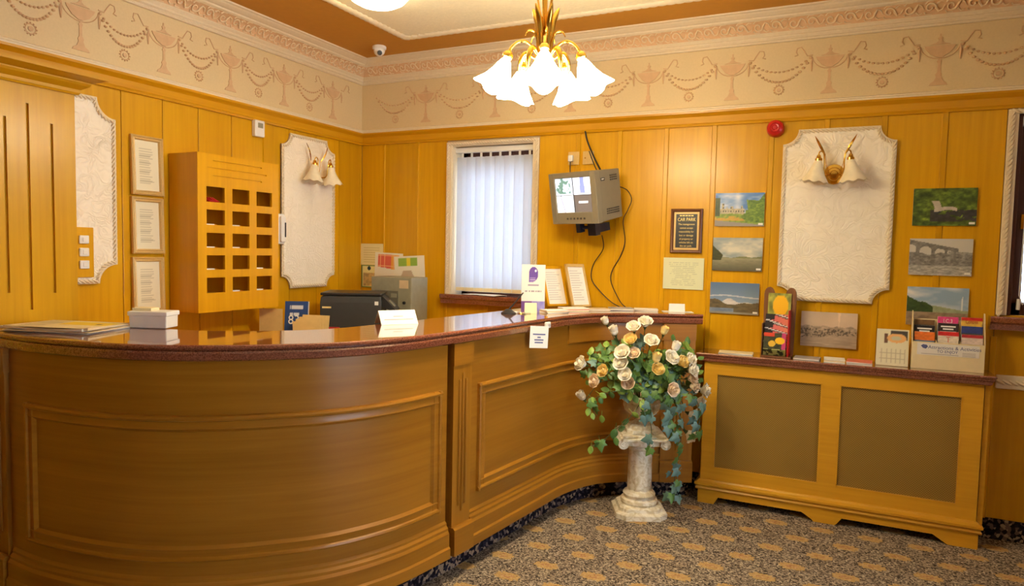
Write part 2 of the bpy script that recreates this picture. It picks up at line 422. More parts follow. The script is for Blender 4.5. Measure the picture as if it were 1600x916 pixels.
# plain oak dado on the two walls behind the camera
MB().box(XR - .012, XR, RW[1] + .05, -.013, UP, ZR0).build('wood_panel', 'oak', wall_right)
MB().box(XR - .012, XR, YF, RW[0] - .05, UP, ZR0).build('wood_panel', 'oak', wall_right)
MB().box(XR - .012, XR, RW[0] - .05, RW[1] + .05, UP, RW[2]).build('wood_panel', 'oak', wall_right)
MB().box(.0, XR - .012, YF, YF + .012, UP, ZR0).build('wood_panel', 'oak', wall_front)
# oak panels on the back wall, every sheet its own board, with raised battens over the joints
JX = [0.0, .222, .531, .80, 1.16, 1.565, 1.86, 2.157, 2.471, 2.777, 3.12, 3.428, 3.73, 4.028, 4.315, 4.62, 4.93, 5.24, 5.6, 5.95, XR]
for a, c in zip(JX[:-1], JX[1:]):
    inw = (a >= .79 and c <= 1.57); inw2 = (a >= 4.31 and c <= 5.61)
    tops = [(UP, W1[2])] if inw else ([(UP, W2[2])] if inw2 else [(UP, ZR0)])
    for z0, z1 in tops:
        bx('wood_panel', 'oak', wall_back, a + .0015, c - .0015, 0, .0125, z0, z1, bevel=.0015)
for x in JX[1:-1]:
    zt = W1[2] - .08 if .9 < x < 1.5 else (W2[2] - .08 if 4.4 < x < 5.5 else ZR0)
    if x in (.80, 1.565, 4.315): zt = 1.13
    wd = .008 if x in (.222,) else .017
    b = MB().loft([[(x - wd, .0, z), (x - wd + .004, -.007, z), (x + wd - .004, -.007, z), (x + wd, 0, z)] for z in (UP, zt)])
    b.build('batten', 'oak', wall_back)
# oak boards of the left wall
JY = [0.0, -.024, -.283, -.534, -.816, -1.045, -1.323, -1.575, -1.819, -2.071, -2.33, -2.58, -2.83, -3.1, -3.4, -3.7, -4.0, -4.4, -4.8, -5.2, -5.6, -6.0, -6.4, -6.8, YF]
for a, c in zip(JY[:-1], JY[1:]):
    bx('wood_panel', 'oak', wall_left, -.0125, 0, c + .002, a - .002, UP, ZR0, bevel=.002)
for y in (-1.045,):
    MB().loft([[(0, y - .018, z), (.007, y - .014, z), (.007, y + .014, z), (0, y + .018, z)] for z in (UP, ZR0)]).build('batten', 'oak', wall_left)
# mouldings that run round the room
def ring_trim(name, prof, mt, smooth=0):
    rings = []
    for cx, cy, sx, sy in ((0, 0, 1, -1), (XR, 0, -1, -1), (XR, YF, -1, 1), (0, YF, 1, 1)):
        rings.append([(cx + sx * d, cy + sy * d, z) for d, z in prof])
    o = MB().loft(rings, True, False, True).build(name, mt, smooth=smooth); tag(o, kind='structure'); return o
ring_trim('trim_1', [(-.01, ZR0), (.014, ZR0), (.018, ZR0 + .012), (.012, ZR0 + .02), (.012, ZR0 + .06), (.022, ZR0 + .07), (.034, ZR0 + .08), (.036, ZR1), (-.01, ZR1)], 'oakx')
ring_trim('trim_2', [(-.012, ZR1), (.03, ZR1), (.032, ZR1 + .010), (.022, ZR1 + .016), (.022, ZR1 + .022), (.010, ZR1 + .03), (-.012, ZR1 + .032)], 'plaster')
ring_trim('trim_3', [(-.012, 2.845), (.006, 2.845), (.012, 2.853), (.008, 2.860), (.020, 2.868), (.022, 2.876), (.016, 2.880), (.030, 2.892), (.034, 2.898), (-.012, 2.90)], 'plaster')
ring_trim('trim_4', [(-.012, 2.897), (.030, 2.897), (.045, 2.925), (.075, 2.950), (.092, 2.962), (-.012, 2.962)], 'cove', 50)
ring_trim('trim_5', [(-.012, 2.958), (.094, 2.958), (.108, 2.964), (.112, 2.972), (.124, 2.974), (.150, 2.984), (.160, 2.990), (.176, 2.992), (.178, 3.0), (-.012, 3.0)], 'plaster')
for nm, q in (('baseboard_back', (0, XR, -.006, .0)), ('baseboard_left', (0, .006, YF, 0)), ('baseboard_right', (XR - .006, XR, YF, 0)), ('baseboard_front', (0, XR, YF, YF + .006))):
    o = MB().box(q[0], q[1], q[2], q[3], 0, UP + .004).build(nm, 'upstand'); tag(o, kind='structure')
# acanthus scrolls in the cove, each a raised piece
def scroll_mesh(flip):
    b = MB()
    def P(u, v):   # u along, v up the cove 0..1 -> local (x, -out, z)
        return (u, -(.034 + .052 * v), .002 + .06 * v)
    pts = []
    for i in range(17):
        t = i / 16; a = t * 2.1 * PI; r = .022 * (1 - .72 * t)
        pts.append(P(.0 + r * math.cos(a) * 1.25, .5 + (r * math.sin(a)) / .062 * (1 if flip else -1)))
    b.tube(pts, lambda t: .0055 * (1 - .4 * t), 5)
    b.tube([P(.026, .5), P(.040, .2 if flip else .8), P(.058, .3 if flip else .7), P(.068, .6 if flip else .4)], lambda t: .0065 * (1 - .6 * t), 5)
    b.tube([P(.030, .75 if flip else .25), P(.046, .92 if flip else .08), P(.062, .85 if flip else .15)], lambda t: .006 * (1 - .6 * t), 5)
    b.tube([P(-.026, .2), P(-.020, .05), P(.01, .04)], lambda t: .005 * (1 - .5 * t), 5)
    b.tube([P(-.026, .8), P(-.016, .97), P(.012, .97)], lambda t: .005 * (1 - .5 * t), 5)
    return b.mesh('scroll_relief', 'ivory', 60)
scr = [scroll_mesh(True), scroll_mesh(False)]
for i in range(50):
    x = .12 + i * .1
    link('scroll_relief', scr[i % 2], wall_back, (x, 0, 2.898))
for i in range(42):
    y = -.14 - i * .1
    link('scroll_relief', scr[i % 2], wall_left, (0, y, 2.898), (0, 0, PI / 2))
# frieze: urns, tassels, swags and rosettes in low relief (local: x along the wall, -y out, z up from the frieze foot at 2.49)
def flat(b, poly, t=.004): return b.ext(poly, .0, -t)
def urn_mesh():
    b = MB(); sym = lambda h: h + [(-x, z) for x, z in h[::-1]]
    flat(b, sym([(.045, .028), (.040, .040), (.022, .052), (.012, .075), (.016, .088), (.008, .10), (.007, .15), (.012, .16), (.005, .17), (.010, .18)]))
    flat(b, sym([(.012, .182), (.045, .20), (.070, .232), (.076, .246)]), .006)
    flat(b, sym([(.05, .252), (.02, .262), (.006, .275), (.012, .288), (.004, .294), (.003, .31)]))
    arc = [(.095 * math.cos(a), .25 + .075 * math.sin(a)) for a in np.linspace(PI * 1.02, PI * 1.98, 16)]
    b.tube([(x, -.002, z) for x, z in arc], .003, 5)
    for s in (-1, 1):
        b.tube([(s * .095, -.002, .245), (s * .1, -.003, .21), (s * .098, -.003, .165)], lambda t: .003 + .005 * math.sin(PI * t), 5)
        b.tube([(s * .095, -.002, .262), (s * .125, -.002, .258), (s * .142, -.002, .285), (s * .160, -.002, .312), (s * .183, -.002, .308), (s * .188, -.002, .285), (s * .178, -.002, .268), (s * .196, -.002, .262)], .0034, 5)
    return b.mesh('urn_relief', 'pink', 50)
def swag_mesh(w_):
    b = MB(); h_ = w_ / 2 - .095
    for dep, n_, r in ((.085, 15, .0092), (.145, 19, .0108)):
        for i in range(n_):
            t = -1 + 2 * (i + .5) / n_; x = h_ * t; z = .26 - dep * (1 - abs(t) ** 2.2)
            b.lathe([(.0005, -.7 * r), (r * .8, -.4 * r), (r, 0), (r * .8, .4 * r), (.0005, .7 * r)], 6, (x, -.002, z), cap=False)
    for i in range(12):
        a = 2 * PI * i / 12
        b.lathe([(.0005, -.005), (.005, 0), (.0005, .005)], 6, (.029 * math.cos(a), -.002, .068 + .029 * math.sin(a)), cap=False)
    b.ext([(.012 * math.cos(a), .068 + .012 * math.sin(a)) for a in np.linspace(0, 2 * PI, 12, endpoint=False)], 0, -.006)
    k = len(b.v)
    b.tube([(.024 * math.cos(a), -.001, .068 + .024 * math.sin(a)) for a in np.linspace(0, 2 * PI, 20)], .003, 4)
    return b.mesh('swag_relief', 'pink', 50)
um = urn_mesh(); ub = [.03, .595, 1.195, 1.785, 2.335, 2.868, 3.425, 3.983, 4.54, 5.1, 5.66]
ul = [-.03, -.345, -.853, -1.32, -1.797, -2.276, -2.76, -3.24, -3.72, -4.2]
for i, x in enumerate(ub):
    if i: link('urn_relief', um, wall_back, (x, .013, 2.492))
    if i < len(ub) - 1: link('swag_relief', swag_mesh(ub[i + 1] - x), wall_back, ((x + ub[i + 1]) / 2, .013, 2.492))
for i, y in enumerate(ul):
    if i: link('urn_relief', um, wall_left, (-.013, y, 2.492), (0, 0, PI / 2))
    if i < len(ul) - 1 and i: link('swag_relief', swag_mesh(y - ul[i + 1]), wall_left, (-.013, (y + ul[i + 1]) / 2, 2.492), (0, 0, PI / 2))
# ceiling panel with a scalloped plaster border
PX0, PX1, PY0, PY1 = .75, 5.6, -6.3, -.50
MB().box(PX0, PX1, PY0, PY1, ZC - .012, ZC).build('stucco_panel', 'stucco', ceiling)
b = MB(); outl = []
def edge(p, q):
    d = (Vector(q) - Vector(p)); n_ = int(d.length / .05); nrm = Vector((d.y, -d.x)).normalized()
    for i in range(n_):
        for t, o in ((0, 0), (.25, .008), (.5, .011), (.75, .008)):
            pt = Vector(p) + d * ((i + t) / n_) + nrm * o; outl.append((pt.x, pt.y))
edge((PX0, PY1), (PX0, PY0)); edge((PX0, PY0), (PX1, PY0)); edge((PX1, PY0), (PX1, PY1)); edge((PX1, PY1), (PX0, PY1))
cx_, cy_ = (PX0 + PX1) / 2, (PY0 + PY1) / 2
def inset(p, d): return (p[0] + (d if p[0] < cx_ and abs(p[0] - PX0) < .03 else (-d if abs(p[0] - PX1) < .03 else 0)), p[1] + (-d if abs(p[1] - PY1) < .03 else (d if abs(p[1] - PY0) < .03 else 0)))
outl = [(2 * PX0 - x if False else x, y) for x, y in outl]
b.loft([[(x, y, ZC) for x, y in outl], [(x, y, ZC - .018) for x, y in outl], [inset((x, y), .02) + (ZC - .026,) for x, y in outl], [inset((x, y), .055) + (ZC - .020,) for x, y in outl], [inset((x, y), .06) + (ZC - .010,) for x, y in outl]], True, False)
b.build('scalloped_border', 'plaster', ceiling, smooth=60)

# ------------------------------------------------------------------ windows
def rope(b, pts, r, pitch=.022):
    """twisted rope moulding along a polyline on a wall (x, y, z points)"""
    pts = [Vector(p) for p in pts]
    for p, q in zip(pts[:-1], pts[1:]):
        d = q - p; L_ = d.length; n_ = max(1, int(round(L_ / pitch))); t = d / L_; nrm = Vector((0, -1, 0)); s = t.cross(nrm)
        for i in range(n_):
            c = p + d * ((i + .5) / n_); h_ = L_ / n_
            a = c - t * (h_ * .62) - s * r * .8; e = c + t * (h_ * .62) + s * r * .8
            b.tube([a, (a + e) / 2 + nrm * r * .75, e], lambda u: h_ * .42 * (.55 + .9 * u * (1 - u)), 5)
    return b
window_1 = thing('window_1', None, None); window_1['kind'] = 'structure'
x0, x1, z0, z1 = .803, 1.565, 1.205, 2.350
fr = MB()
for q in ((x0, W1[0], z0, z1), (W1[1], x1, z0, z1), (W1[0], W1[1], W1[3], z1)): fr.box(q[0], q[1], -.016, .004, q[2], q[3])
fr.build('window_surround', 'plaster', window_1, bevel=.004)
rope(MB(), [(x0 + .016, -.016, z0), (x0 + .016, -.016, z1 - .012), (x1 - .016, -.016, z1 - .012), (x1 - .016, -.016, z0)], .010).build('rope_moulding', 'plaster', window_1, smooth=60)
rv = MB(); rv.box(W1[0], W1[0] + .005, -.004, .24, z0, W1[3]); rv.box(W1[1] - .005, W1[1], -.004, .24, z0, W1[3]); rv.box(W1[0], W1[1], -.004, .24, W1[3] - .005, W1[3])
rv.build('window_reveal', 'plaster', window_1)
wf = MB()
for q in ((W1[0], W1[0] + .05, z0, W1[3]), (W1[1] - .05, W1[1], z0, W1[3]), (W1[0], W1[1], z0, z0 + .06), (W1[0], W1[1], W1[3] - .16, W1[3])): wf.box(q[0], q[1], .16, .21, q[2], q[3])
wf.build('window_frame', 'windowwood', window_1)
bx('window_pane', 'glass', window_1, W1[0] + .05, W1[1] - .05, .18, .186, z0 + .06, W1[3] - .16)
def sill(name, parent, xa, xb, zt, zb, yo):
    prof = [(.02, zb), (yo * .78, zb), (yo * .80, zb + .010), (yo * .84, zb + .03), (yo * .9, (zt + zb) / 2), (yo, (zt + zb) / 2 + .006), (yo, zt - .008), (yo * .95, zt), (.02, zt)]
    prof[0] = (-.001, zb); prof[-1] = (-.001, zt)
    return MB().loft([[(x, -d, z) for d, z in prof] for x in (xa, xb)]).build(name, 'stone', parent)
sill('window_sill', window_1, .80, 1.60, 1.207, 1.137, .085)
bx('sill_board', 'stone', window_1, W1[0], W1[1], .0, .16, 1.185, 1.207)
# vertical blind: head rail and eight fabric slats
vb = thing('vertical_blind', 'white vertical slat blind hanging in the window above the counter', 'blind', (0, .055, 0))
bx('head_rail', 'white', vb, W1[0] + .004, W1[1] - .004, -.02, .02, W1[3] - .05, W1[3] - .012, bevel=.003)
sl_w = (W1[1] - W1[0] - .03) / 8; slat = MB()
slat.loft([[(-sl_w * .53, -.0015, z), (0, -.006, z), (sl_w * .53, .0035, z), (sl_w * .53, .0045, z), (0, -.005, z), (-sl_w * .53, -.0005, z)] for z in (0, 1.018)])
sme = slat.mesh('slat', 'blind')
for i in range(8):
    sx_ = W1[0] + .015 + sl_w * (i + .5)
    sl = link('slat', sme, vb, (sx_, 0, 1.225), (0, 0, .16))
    bx('slat_hanger', 'white', sl, -.008, .008, -.003, .003, 1.016, 1.052)
    bx('slat_weight', 'cream', sl, -sl_w * .46, sl_w * .46, -.0075, .0045, .004, .03)
p = tag(MB().loft([[(x, y, z + .0015), (x, y, z)] + [(x2, y2, z2), (x2, y2, z2 + .0015)] for (x, y, z), (x2, y2, z2) in
    [((.98, -.075, 1.210), (1.00, .05, 1.2085)), ((1.12, -.08, 1.213), (1.12, .05, 1.210)), ((1.27, -.10, 1.209), (1.24, .04, 1.212)), ((1.33, -.07, 1.218), (1.31, .04, 1.2085))]]).build('paper_sheet', 'paper'), 'loose white paper sheets lying on the window sill', 'paper')
# right-hand window
window_2 = thing('window_2', None, None); window_2['kind'] = 'structure'
x0, x1, z0, z1 = 4.317, 5.60, 1.25, 2.36
fr = MB()
for q in ((x0, W2[0], z0, z1), (W2[1], x1, z0, z1), (W2[0], W2[1], W2[3], z1)): fr.box(q[0], q[1], -.016, .004, q[2], q[3])
fr.build('window_surround', 'plaster', window_2, bevel=.004)
rope(MB(), [(x0 + .018, -.016, z0), (x0 + .018, -.016, z1 - .012), (x1 - .018, -.016, z1 - .012), (x1 - .018, -.016, z0)], .012, .026).build('rope_moulding', 'plaster', window_2, smooth=60)
wf = MB()
for q in ((W2[0], W2[0] + .07, z0, W2[3]), (W2[1] - .07, W2[1], z0, W2[3]), (W2[0], W2[1], z0, z0 + .07), (W2[0], W2[1], W2[3] - .06, W2[3]), (4.92, 4.98, z0, W2[3])): wf.box(q[0], q[1], .05, .12, q[2], q[3])
wf.box(W2[0], W2[0] + .02, .0, .06, z0, W2[3]); wf.box(W2[1] - .02, W2[1], 0, .06, z0, W2[3]); wf.box(W2[0], W2[1], 0, .06, W2[3] - .012, W2[3])
wf.build('window_frame', 'windowwood', window_2, bevel=.003)
bx('window_pane', 'glass', window_2, W2[0] + .07, 4.92, .08, .086, z0 + .07, W2[3] - .06)
bx('window_pane', 'glass', window_2, 4.98, W2[1] - .07, .08, .086, z0 + .07, W2[3] - .06)
bx('window_catch', 'brass', window_2, W2[0] + .045, W2[0] + .06, .03, .05, 1.72, 1.80, bevel=.002)
bx('blind_rail', 'white', window_2, W2[0] + .02, W2[1] - .02, .01, .05, W2[3] - .06, W2[3] - .014)
MB().tube([(W2[0] + .06, .03, 2.28), (W2[0] + .062, .03, 1.8), (W2[0] + .058, .03, 1.36), (W2[0] + .075, .025, 1.31), (W2[0] + .10, .03, 1.33), (W2[0] + .105, .03, 1.9), (W2[0] + .10, .03, 2.28)], .003, 6).build('blind_cord', 'white', window_2)
MB().tube([(W2[0] + .058, .03, 1.34), (W2[0] + .056, .028, 1.28)], .010, 8).build('cord_weight', 'white', window_2)
sill('window_sill', window_2, 4.285, 5.64, 1.245, 1.172, .075)
trim_6 = MB().box(4.335, XR - .012, -.018, .0, .846, .922).build('trim_6', 'plaster', bevel=.006); tag(trim_6, kind='structure')
rope(MB(), [(4.34, -.019, .884), (5.9, -.019, .884)], .012, .03).build('rope_moulding', 'plaster', trim_6, smooth=60)
# daylight window behind the camera
window_3 = thing('window_3', None, None); window_3['kind'] = 'structure'
wf = MB()
for q in ((RW[0], RW[0] + .07, RW[2], RW[3]), (RW[1] - .07, RW[1], RW[2], RW[3]), (RW[0], RW[1], RW[2], RW[2] + .07), (RW[0], RW[1], RW[3] - .07, RW[3]), (-3.33, -3.27, RW[2], RW[3])): wf.box(XR + .05, XR + .12, q[0], q[1], q[2], q[3])
wf.build('window_frame', 'windowwood', window_3)
bx('window_pane', 'glass', window_3, XR + .08, XR + .086, RW[0] + .07, -3.33, RW[2] + .07, RW[3] - .07)
bx('window_pane', 'glass', window_3, XR + .08, XR + .086, -3.27, RW[1] - .07, RW[2] + .07, RW[3] - .07)

# ------------------------------------------------------------------ oak pier at the left end of the counter
PXF, PYE = .35, -2.541
pier = thing('oak_pier', 'tall grooved oak pier standing against the left wall where the counter ends', 'pier', (0, 0, 0))
bx('carcass', 'oak', pier, .0005, PXF - .012, -3.75, PYE, 0.0, 2.30)
b = MB(); gr = [(-3.30, 1.32, 2.06), (-3.20, 1.24, 2.135), (-3.10, 1.32, 2.06), (-2.836, 1.322, 2.067), (-2.745, 1.244, 2.138), (-2.645, 1.313, 2.067)]
ys = [-3.75] + [q for g in gr for q in (g[0] - .006, g[0] + .006)] + [PYE]
for i in range(0, len(ys), 2): b.box(PXF - .012, PXF, ys[i], ys[i + 1], 0, 2.225)
for g in gr:
    b.box(PXF - .012, PXF, g[0] - .006, g[0] + .006, 0, g[1]); b.box(PXF - .012, PXF, g[0] - .006, g[0] + .006, g[2], 2.225)
b.build('grooved_face', 'oak', pier)
pr = [(-.01, 2.215), (.012, 2.215), (.018, 2.224), (.018, 2.238), (.045, 2.256), (.05, 2.266), (.05, 2.272), (.09, 2.284), (.1, 2.288), (.1, 2.302), (-.01, 2.302)]
MB().loft([[(PXF + d, -3.75, z) for d, z in pr], [(PXF + d, PYE + d, z) for d, z in pr], [(.001, PYE + d, z) for d, z in pr]]).build('cornice_moulding', 'oakx', pier)

# ------------------------------------------------------------------ reception counter
ctrl = [(.352, -2.910), (.690, -2.937), (1.008, -2.904), (1.252, -2.833), (1.440, -2.723), (1.602, -2.584), (1.754, -2.413), (1.870, -2.164), (1.929, -1.874),
        (1.943, -1.805), (1.964, -1.664), (2.042, -1.095), (2.095, -.762), (2.204, -.518), (2.374, -.368), (2.60, -.250), (2.738, -.182)]
cv = [Vector((q[0], q[1])) for q in catmull([(a, c, 0) for a, c in ctrl], 14)]
SS = [0.]
for a, c in zip(cv[:-1], cv[1:]): SS.append(SS[-1] + (c - a).length)
SEND = SS[-1]
def at(s):
    s = min(max(s, 0), SEND)
    i = min(max(np.searchsorted(SS, s) - 1, 0), len(cv) - 2); t = (s - SS[i]) / (SS[i + 1] - SS[i])
    p = cv[i].lerp(cv[i + 1], t)
    j0, j1 = max(i - 2, 0), min(i + 3, len(cv) - 1)
    d = (cv[j1] - cv[j0]).normalized(); return p, Vector((d.y, -d.x))
def s_of(x, y): return SS[min(range(len(cv)), key=lambda i: (cv[i] - Vector((x, y))).length)]
def pt(s, off, z):
    p, n_ = at(s); q = p + n_ * off
    return (max(q.x, .352) if s < .5 else q.x, min(q.y, -.0095), z)
def strip(b, s0, s1, prof, step=.045):
    n_ = max(1, int((s1 - s0) / step))
    return b.loft([[pt(s0 + (s1 - s0) * i / n_, o, z) for o, z in prof] for i in range(n_ + 1)])
sL0, sL1 = .0, s_of(.49, -2.92)
sG = s_of(1.936, -1.845); sP0 = sG + .026; sP1 = sP0 + .135
sE0 = SEND - .20
CB, CT = .112, 1.111
ctr = thing('reception_counter', 'curved oak reception counter with moulded panels running from pier to back wall', 'counter', (0, 0, 0))
for a, c, o in ((0, sG, 0), (sG, sP0, -.035), (sP0, SEND, 0)):
    strip(MB(), a, c, [(o, CB), (o, CT), (-.34, CT), (-.34, CB)]).build('body', 'oakc', ctr, smooth=35)
strip(MB(), 0, SEND, [(-.045, 0), (-.045, CB), (-.32, CB), (-.32, 0)]).build('toe_kick', 'upstand', ctr, smooth=35)
basep = [(-.002, .112), (.036, .112), (.036, .160), (.028, .168), (.028, .228), (.020, .240), (.020, .252), (.010, .262), (.010, .272), (0, .282), (-.002, .282)]
strip(MB(), sL1 + .02, sG, basep).build('base_moulding', 'oakc', ctr, smooth=30)
strip(MB(), sP1, sE0, basep).build('base_moulding', 'oakc', ctr, smooth=30)
def frame(s0, s1, z0, z1):
    pf = [(0, -.001), (.004, .014), (.012, .018), (.020, .016), (.024, .009), (.046, .009), (.052, .012), (.058, .006), (.064, 0)]   # (across, out)
    b = MB()
    strip(b, s0, s1, [(-.003, z0)] + [(o, z0 + a) for a, o in pf] + [(-.003, z0 + .064)])
    strip(b, s0, s1, [(-.003, z1)] + [(o, z1 - a) for a, o in pf] + [(-.003, z1 - .064)])
    for sa, sg in ((s0, 1), (s1, -1)):
        b.loft([[pt(sa, -.003, z)] + [pt(sa + sg * a, o, z) for a, o in pf] + [pt(sa + sg * .064, -.003, z)] for z in (z0, z1)])
    b.build('panel_frame', 'oakc', ctr, smooth=30)
zt, zb = .897, .36
frame(s_of(.64, -2.937), s_of(1.929, -1.895), .338, .905)
frame(sP1 + .07, sE0 - .10, zb, zt)
strip(MB(), s_of(2.10, -.75), sE0, [(-.002, 1.0), (.006, 1.0), (.009, 1.004), (.009, CT), (-.002, CT)]).build('frieze_board', 'oakc', ctr, smooth=30)
def pilaster(s0, s1, reeds=True):
    pl = strip(MB(), s0, s1, [(-.002, CB), (.016, CB), (.016, CT), (-.002, CT)]).build('pilaster', 'oakcz', ctr, smooth=30)
    strip(MB(), s0 - .004, s1 + .006, [(-.002, CB), (.040, CB), (.040, .236), (.030, .246), (-.002, .246)]).build('plinth_block', 'oakc', pl, smooth=30)
    strip(MB(), s0 - .004, s1 + .006, [(-.002, 1.008), (.022, 1.008), (.022, CT), (-.002, CT)]).build('capital_block', 'oakc', pl, smooth=30)
    if reeds:
        mid = (s0 + s1) / 2
        for k, dz in ((-1, .0), (0, .03), (1, .0)):
            c = mid + k * .024
            MB().tube([pt(c, .014, .34 - dz), pt(c, .017, .35 - dz), pt(c, .017, .93 + dz), pt(c, .014, .94 + dz)], .0075, 8).build('reed', 'oakcz', pl, smooth=40)
pilaster(sL0, sL1); pilaster(sP0, sP1); pilaster(sE0, SEND - .002)
# granite worktop
b = MB(); ext = .035
top = [(-.41, 1.112), (.022, 1.112), (.030, 1.118), (.032, 1.142), (.026, 1.150), (.022, 1.151), (.030, 1.156), (.034, 1.163), (.032, 1.170), (.026, 1.174), (-.41, 1.174)]
def ptx(s, off, z):
    if s > SEND:
        p, n_ = at(SEND); d = Vector((-n_.y, n_.x)); q = p + d * (s - SEND) + n_ * off
        return (q.x, min(q.y, -.0095), z)
    return pt(s, off, z)
n_ = 130
b.loft([[ptx((SEND + ext) * i / n_, o, z) for o, z in top] for i in range(n_ + 1)])
wt = b.build('counter_top', 'stone', smooth=30); tag(wt, 'polished red-brown granite worktop along the curved reception counter', 'worktop')
ZT = 1.1745
# worktop infill behind the inside curve, up to the back wall under the window side
pl = [(pt(s, -.365, 0)[0], pt(s, -.365, 0)[1]) for s in np.linspace(s_of(2.042, -1.095), s_of(2.374, -.368), 14)]
poly = [(x, y) for x, y in pl if y < -.02]
poly = poly + [(poly[-1][0] + .3, -.0095), (1.66, -.0095)]
MB().extz(poly, 1.113, 1.1735).build('worktop_infill', 'stone', wt)

# ------------------------------------------------------------------ back shelf behind the counter (carries printer, safe, trays)
bs = thing('back_shelf', 'low oak office shelf unit behind the counter along both walls', 'shelf', (0, 0, 0))
bx('shelf_top', 'oakx', bs, .008, .56, -2.30, -.03, .90, .93, bevel=.003)
bx('shelf_top', 'oakx', bs, .562, 1.30, -.50, -.03, .90, .93, bevel=.003)
bx('carcass', 'oak', bs, .02, .52, -2.28, -.05, .10, .90); bx('carcass', 'oak', bs, .522, 1.27, -.46, -.05, .10, .90)
bx('plinth', 'foot', bs, .04, .46, -2.26, -.07, 0, .10); bx('plinth', 'foot', bs, .5, 1.25, -.42, -.07, 0, .10)
ZS = .9305

# ------------------------------------------------------------------ radiator cover
RX0, RX1, RY = 2.805, 4.256, -.206
rc = thing('radiator_cover', 'oak radiator cover with two brass mesh grilles and a granite shelf', 'radiator cover', (0, 0, 0))
b = MB(); G1 = (2.880, 3.474, .222, .815); G2 = (3.568, 4.163, .222, .815)
for q in ((RX0, G1[0], .13, .89), (G1[1], G2[0], .13, .89), (G2[1], RX1, .13, .89), (G1[0], G1[1], .13, G1[2]), (G1[0], G1[1], G1[3], .89), (G2[0], G2[1], .13, G2[2]), (G2[0], G2[1], G2[3], .89)):
    b.box(q[0], q[1], RY, RY + .02, q[2], q[3])
b.build('front_frame', 'oakr', rc)
for g in (G1, G2):
    bx('mesh_grille', 'grille', rc, g[0] - .01, g[1] + .01, RY + .012, RY + .016, g[2] - .01, g[3] + .01)
    q = MB()
    for e in ((g[0] - .001, g[0] + .006, g[2], g[3]), (g[1] - .006, g[1] + .001, g[2], g[3]), (g[0], g[1], g[2] - .001, g[2] + .006), (g[0], g[1], g[3] - .006, g[3] + .001)): q.box(e[0], e[1], RY - .002, RY + .012, e[2], e[3])
    q.build('grille_bead', 'oakr', rc)
bx('side_panel', 'oakr', rc, RX0, RX0 + .018, RY + .02, -.008, .02, .89); bx('side_panel', 'oakr', rc, RX1 - .018, RX1, RY + .02, -.008, .02, .89)
bx('side_strip', 'oakr', rc, RX1 + .006, RX1 + .03, -.19, -.008, .13, .89)
pr = [(-.002, .085), (.022, .085), (.026, .094), (.020, .102), (.020, .108), (.030, .116), (.030, .128), (.012, .138), (.006, .146), (-.002, .15)]
MB().loft([[(RX0 - d, -.008, z) for d, z in pr], [(RX0 - d, RY - d, z) for d, z in pr], [(RX1 + d, RY - d, z) for d, z in pr], [(RX1 + d, -.05, z) for d, z in pr]]).build('base_moulding', 'oakr', rc)
pp = [(RX0 - .01, 0), (2.893, 0), (2.918, .045), (3.395, .045), (3.45, .012), (3.462, 0), (3.575, 0), (3.587, .012), (3.61, .045), (4.06, .045), (4.11, .012), (4.13, 0), (RX1 + .012, 0), (RX1 + .012, .088), (RX0 - .01, .088)]
MB().ext(pp, RY + .012, RY - .014).build('plinth_feet', 'oakr', rc)
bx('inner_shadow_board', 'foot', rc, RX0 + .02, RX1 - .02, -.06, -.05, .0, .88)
pr = [(-.01, .888), (.022, .888), (.030, .894), (.032, .908), (.038, .914), (.040, .922), (.046, .928), (.048, .936), (.044, .941), (-.01, .941)]
b = MB(); b.loft([[(RX0 - d, -.002, z) for d, z in pr], [(RX0 - d, RY - d * .8, z) for d, z in pr], [(RX1 + d, RY - d * .8, z) for d, z in pr], [(RX1 + d, -.002, z) for d, z in pr]])
b.box(RX0, RX1, RY, -.002, .889, .9405)
b.build('granite_shelf', 'stone', rc)
ZRAD = .9415

# ------------------------------------------------------------------ embossed wall plaques with rope edging
def notch_outline(w_, h_, r):
    o = []
    for cx, cz, a0 in ((w_ / 2, h_ / 2, 1.5 * PI), (-w_ / 2, h_ / 2, 0), (-w_ / 2, -h_ / 2, .5 * PI), (w_ / 2, -h_ / 2, PI)):
        for i in range(9):
            a = a0 - (PI / 2) * i / 8
            o.append((cx + r * math.cos(a), cz + r * math.sin(a)))
    return o
def plaque(label, w_, h_, loc, rz, r=.085):
    t = thing('wall_plaque', label, 'wall panel', loc, rz, 'embossed wall panels')
    o1 = notch_outline(w_, h_, r); o2 = notch_outline(w_ - .05, h_ - .05, r)
    MB().ext(o1, -.0085, -.018).build('embossed_sheet', 'lincrusta', t)
    b = MB(); n_ = len(o1)
    mid = [((a[0] + c[0]) / 2, (a[1] + c[1]) / 2) for a, c in zip(o1, o2)]
    rope(b, [(x, -.019, z) for x, z in mid + mid[:1]], .010, .024); b.build('rope_edging', 'plaster', t, smooth=60)
    b = MB(); b.loft([[(x, -.010, z) for x, z in o1], [(x, -.021, z) for x, z in o1], [(x, -.021, z) for x, z in notch_outline(w_ - .012, h_ - .012, r)], [(x, -.017, z) for x, z in notch_outline(w_ - .016, h_ - .016, r)]], True, False)
    b.build('edge_bead', 'plaster', t)
    return t
plaque('embossed cream panel behind the wall lamp, right of the landscape photographs', .608, 1.03, (3.493, 0, 1.793), 0)
plaque('embossed cream panel behind the wall lamp, right of the key cabinet', .55, 1.09, (0, -.634, 1.79), PI / 2)
plaque('embossed cream panel half hidden by the grooved pier', .55, .97, (0, -2.392, 1.812), PI / 2, .1)

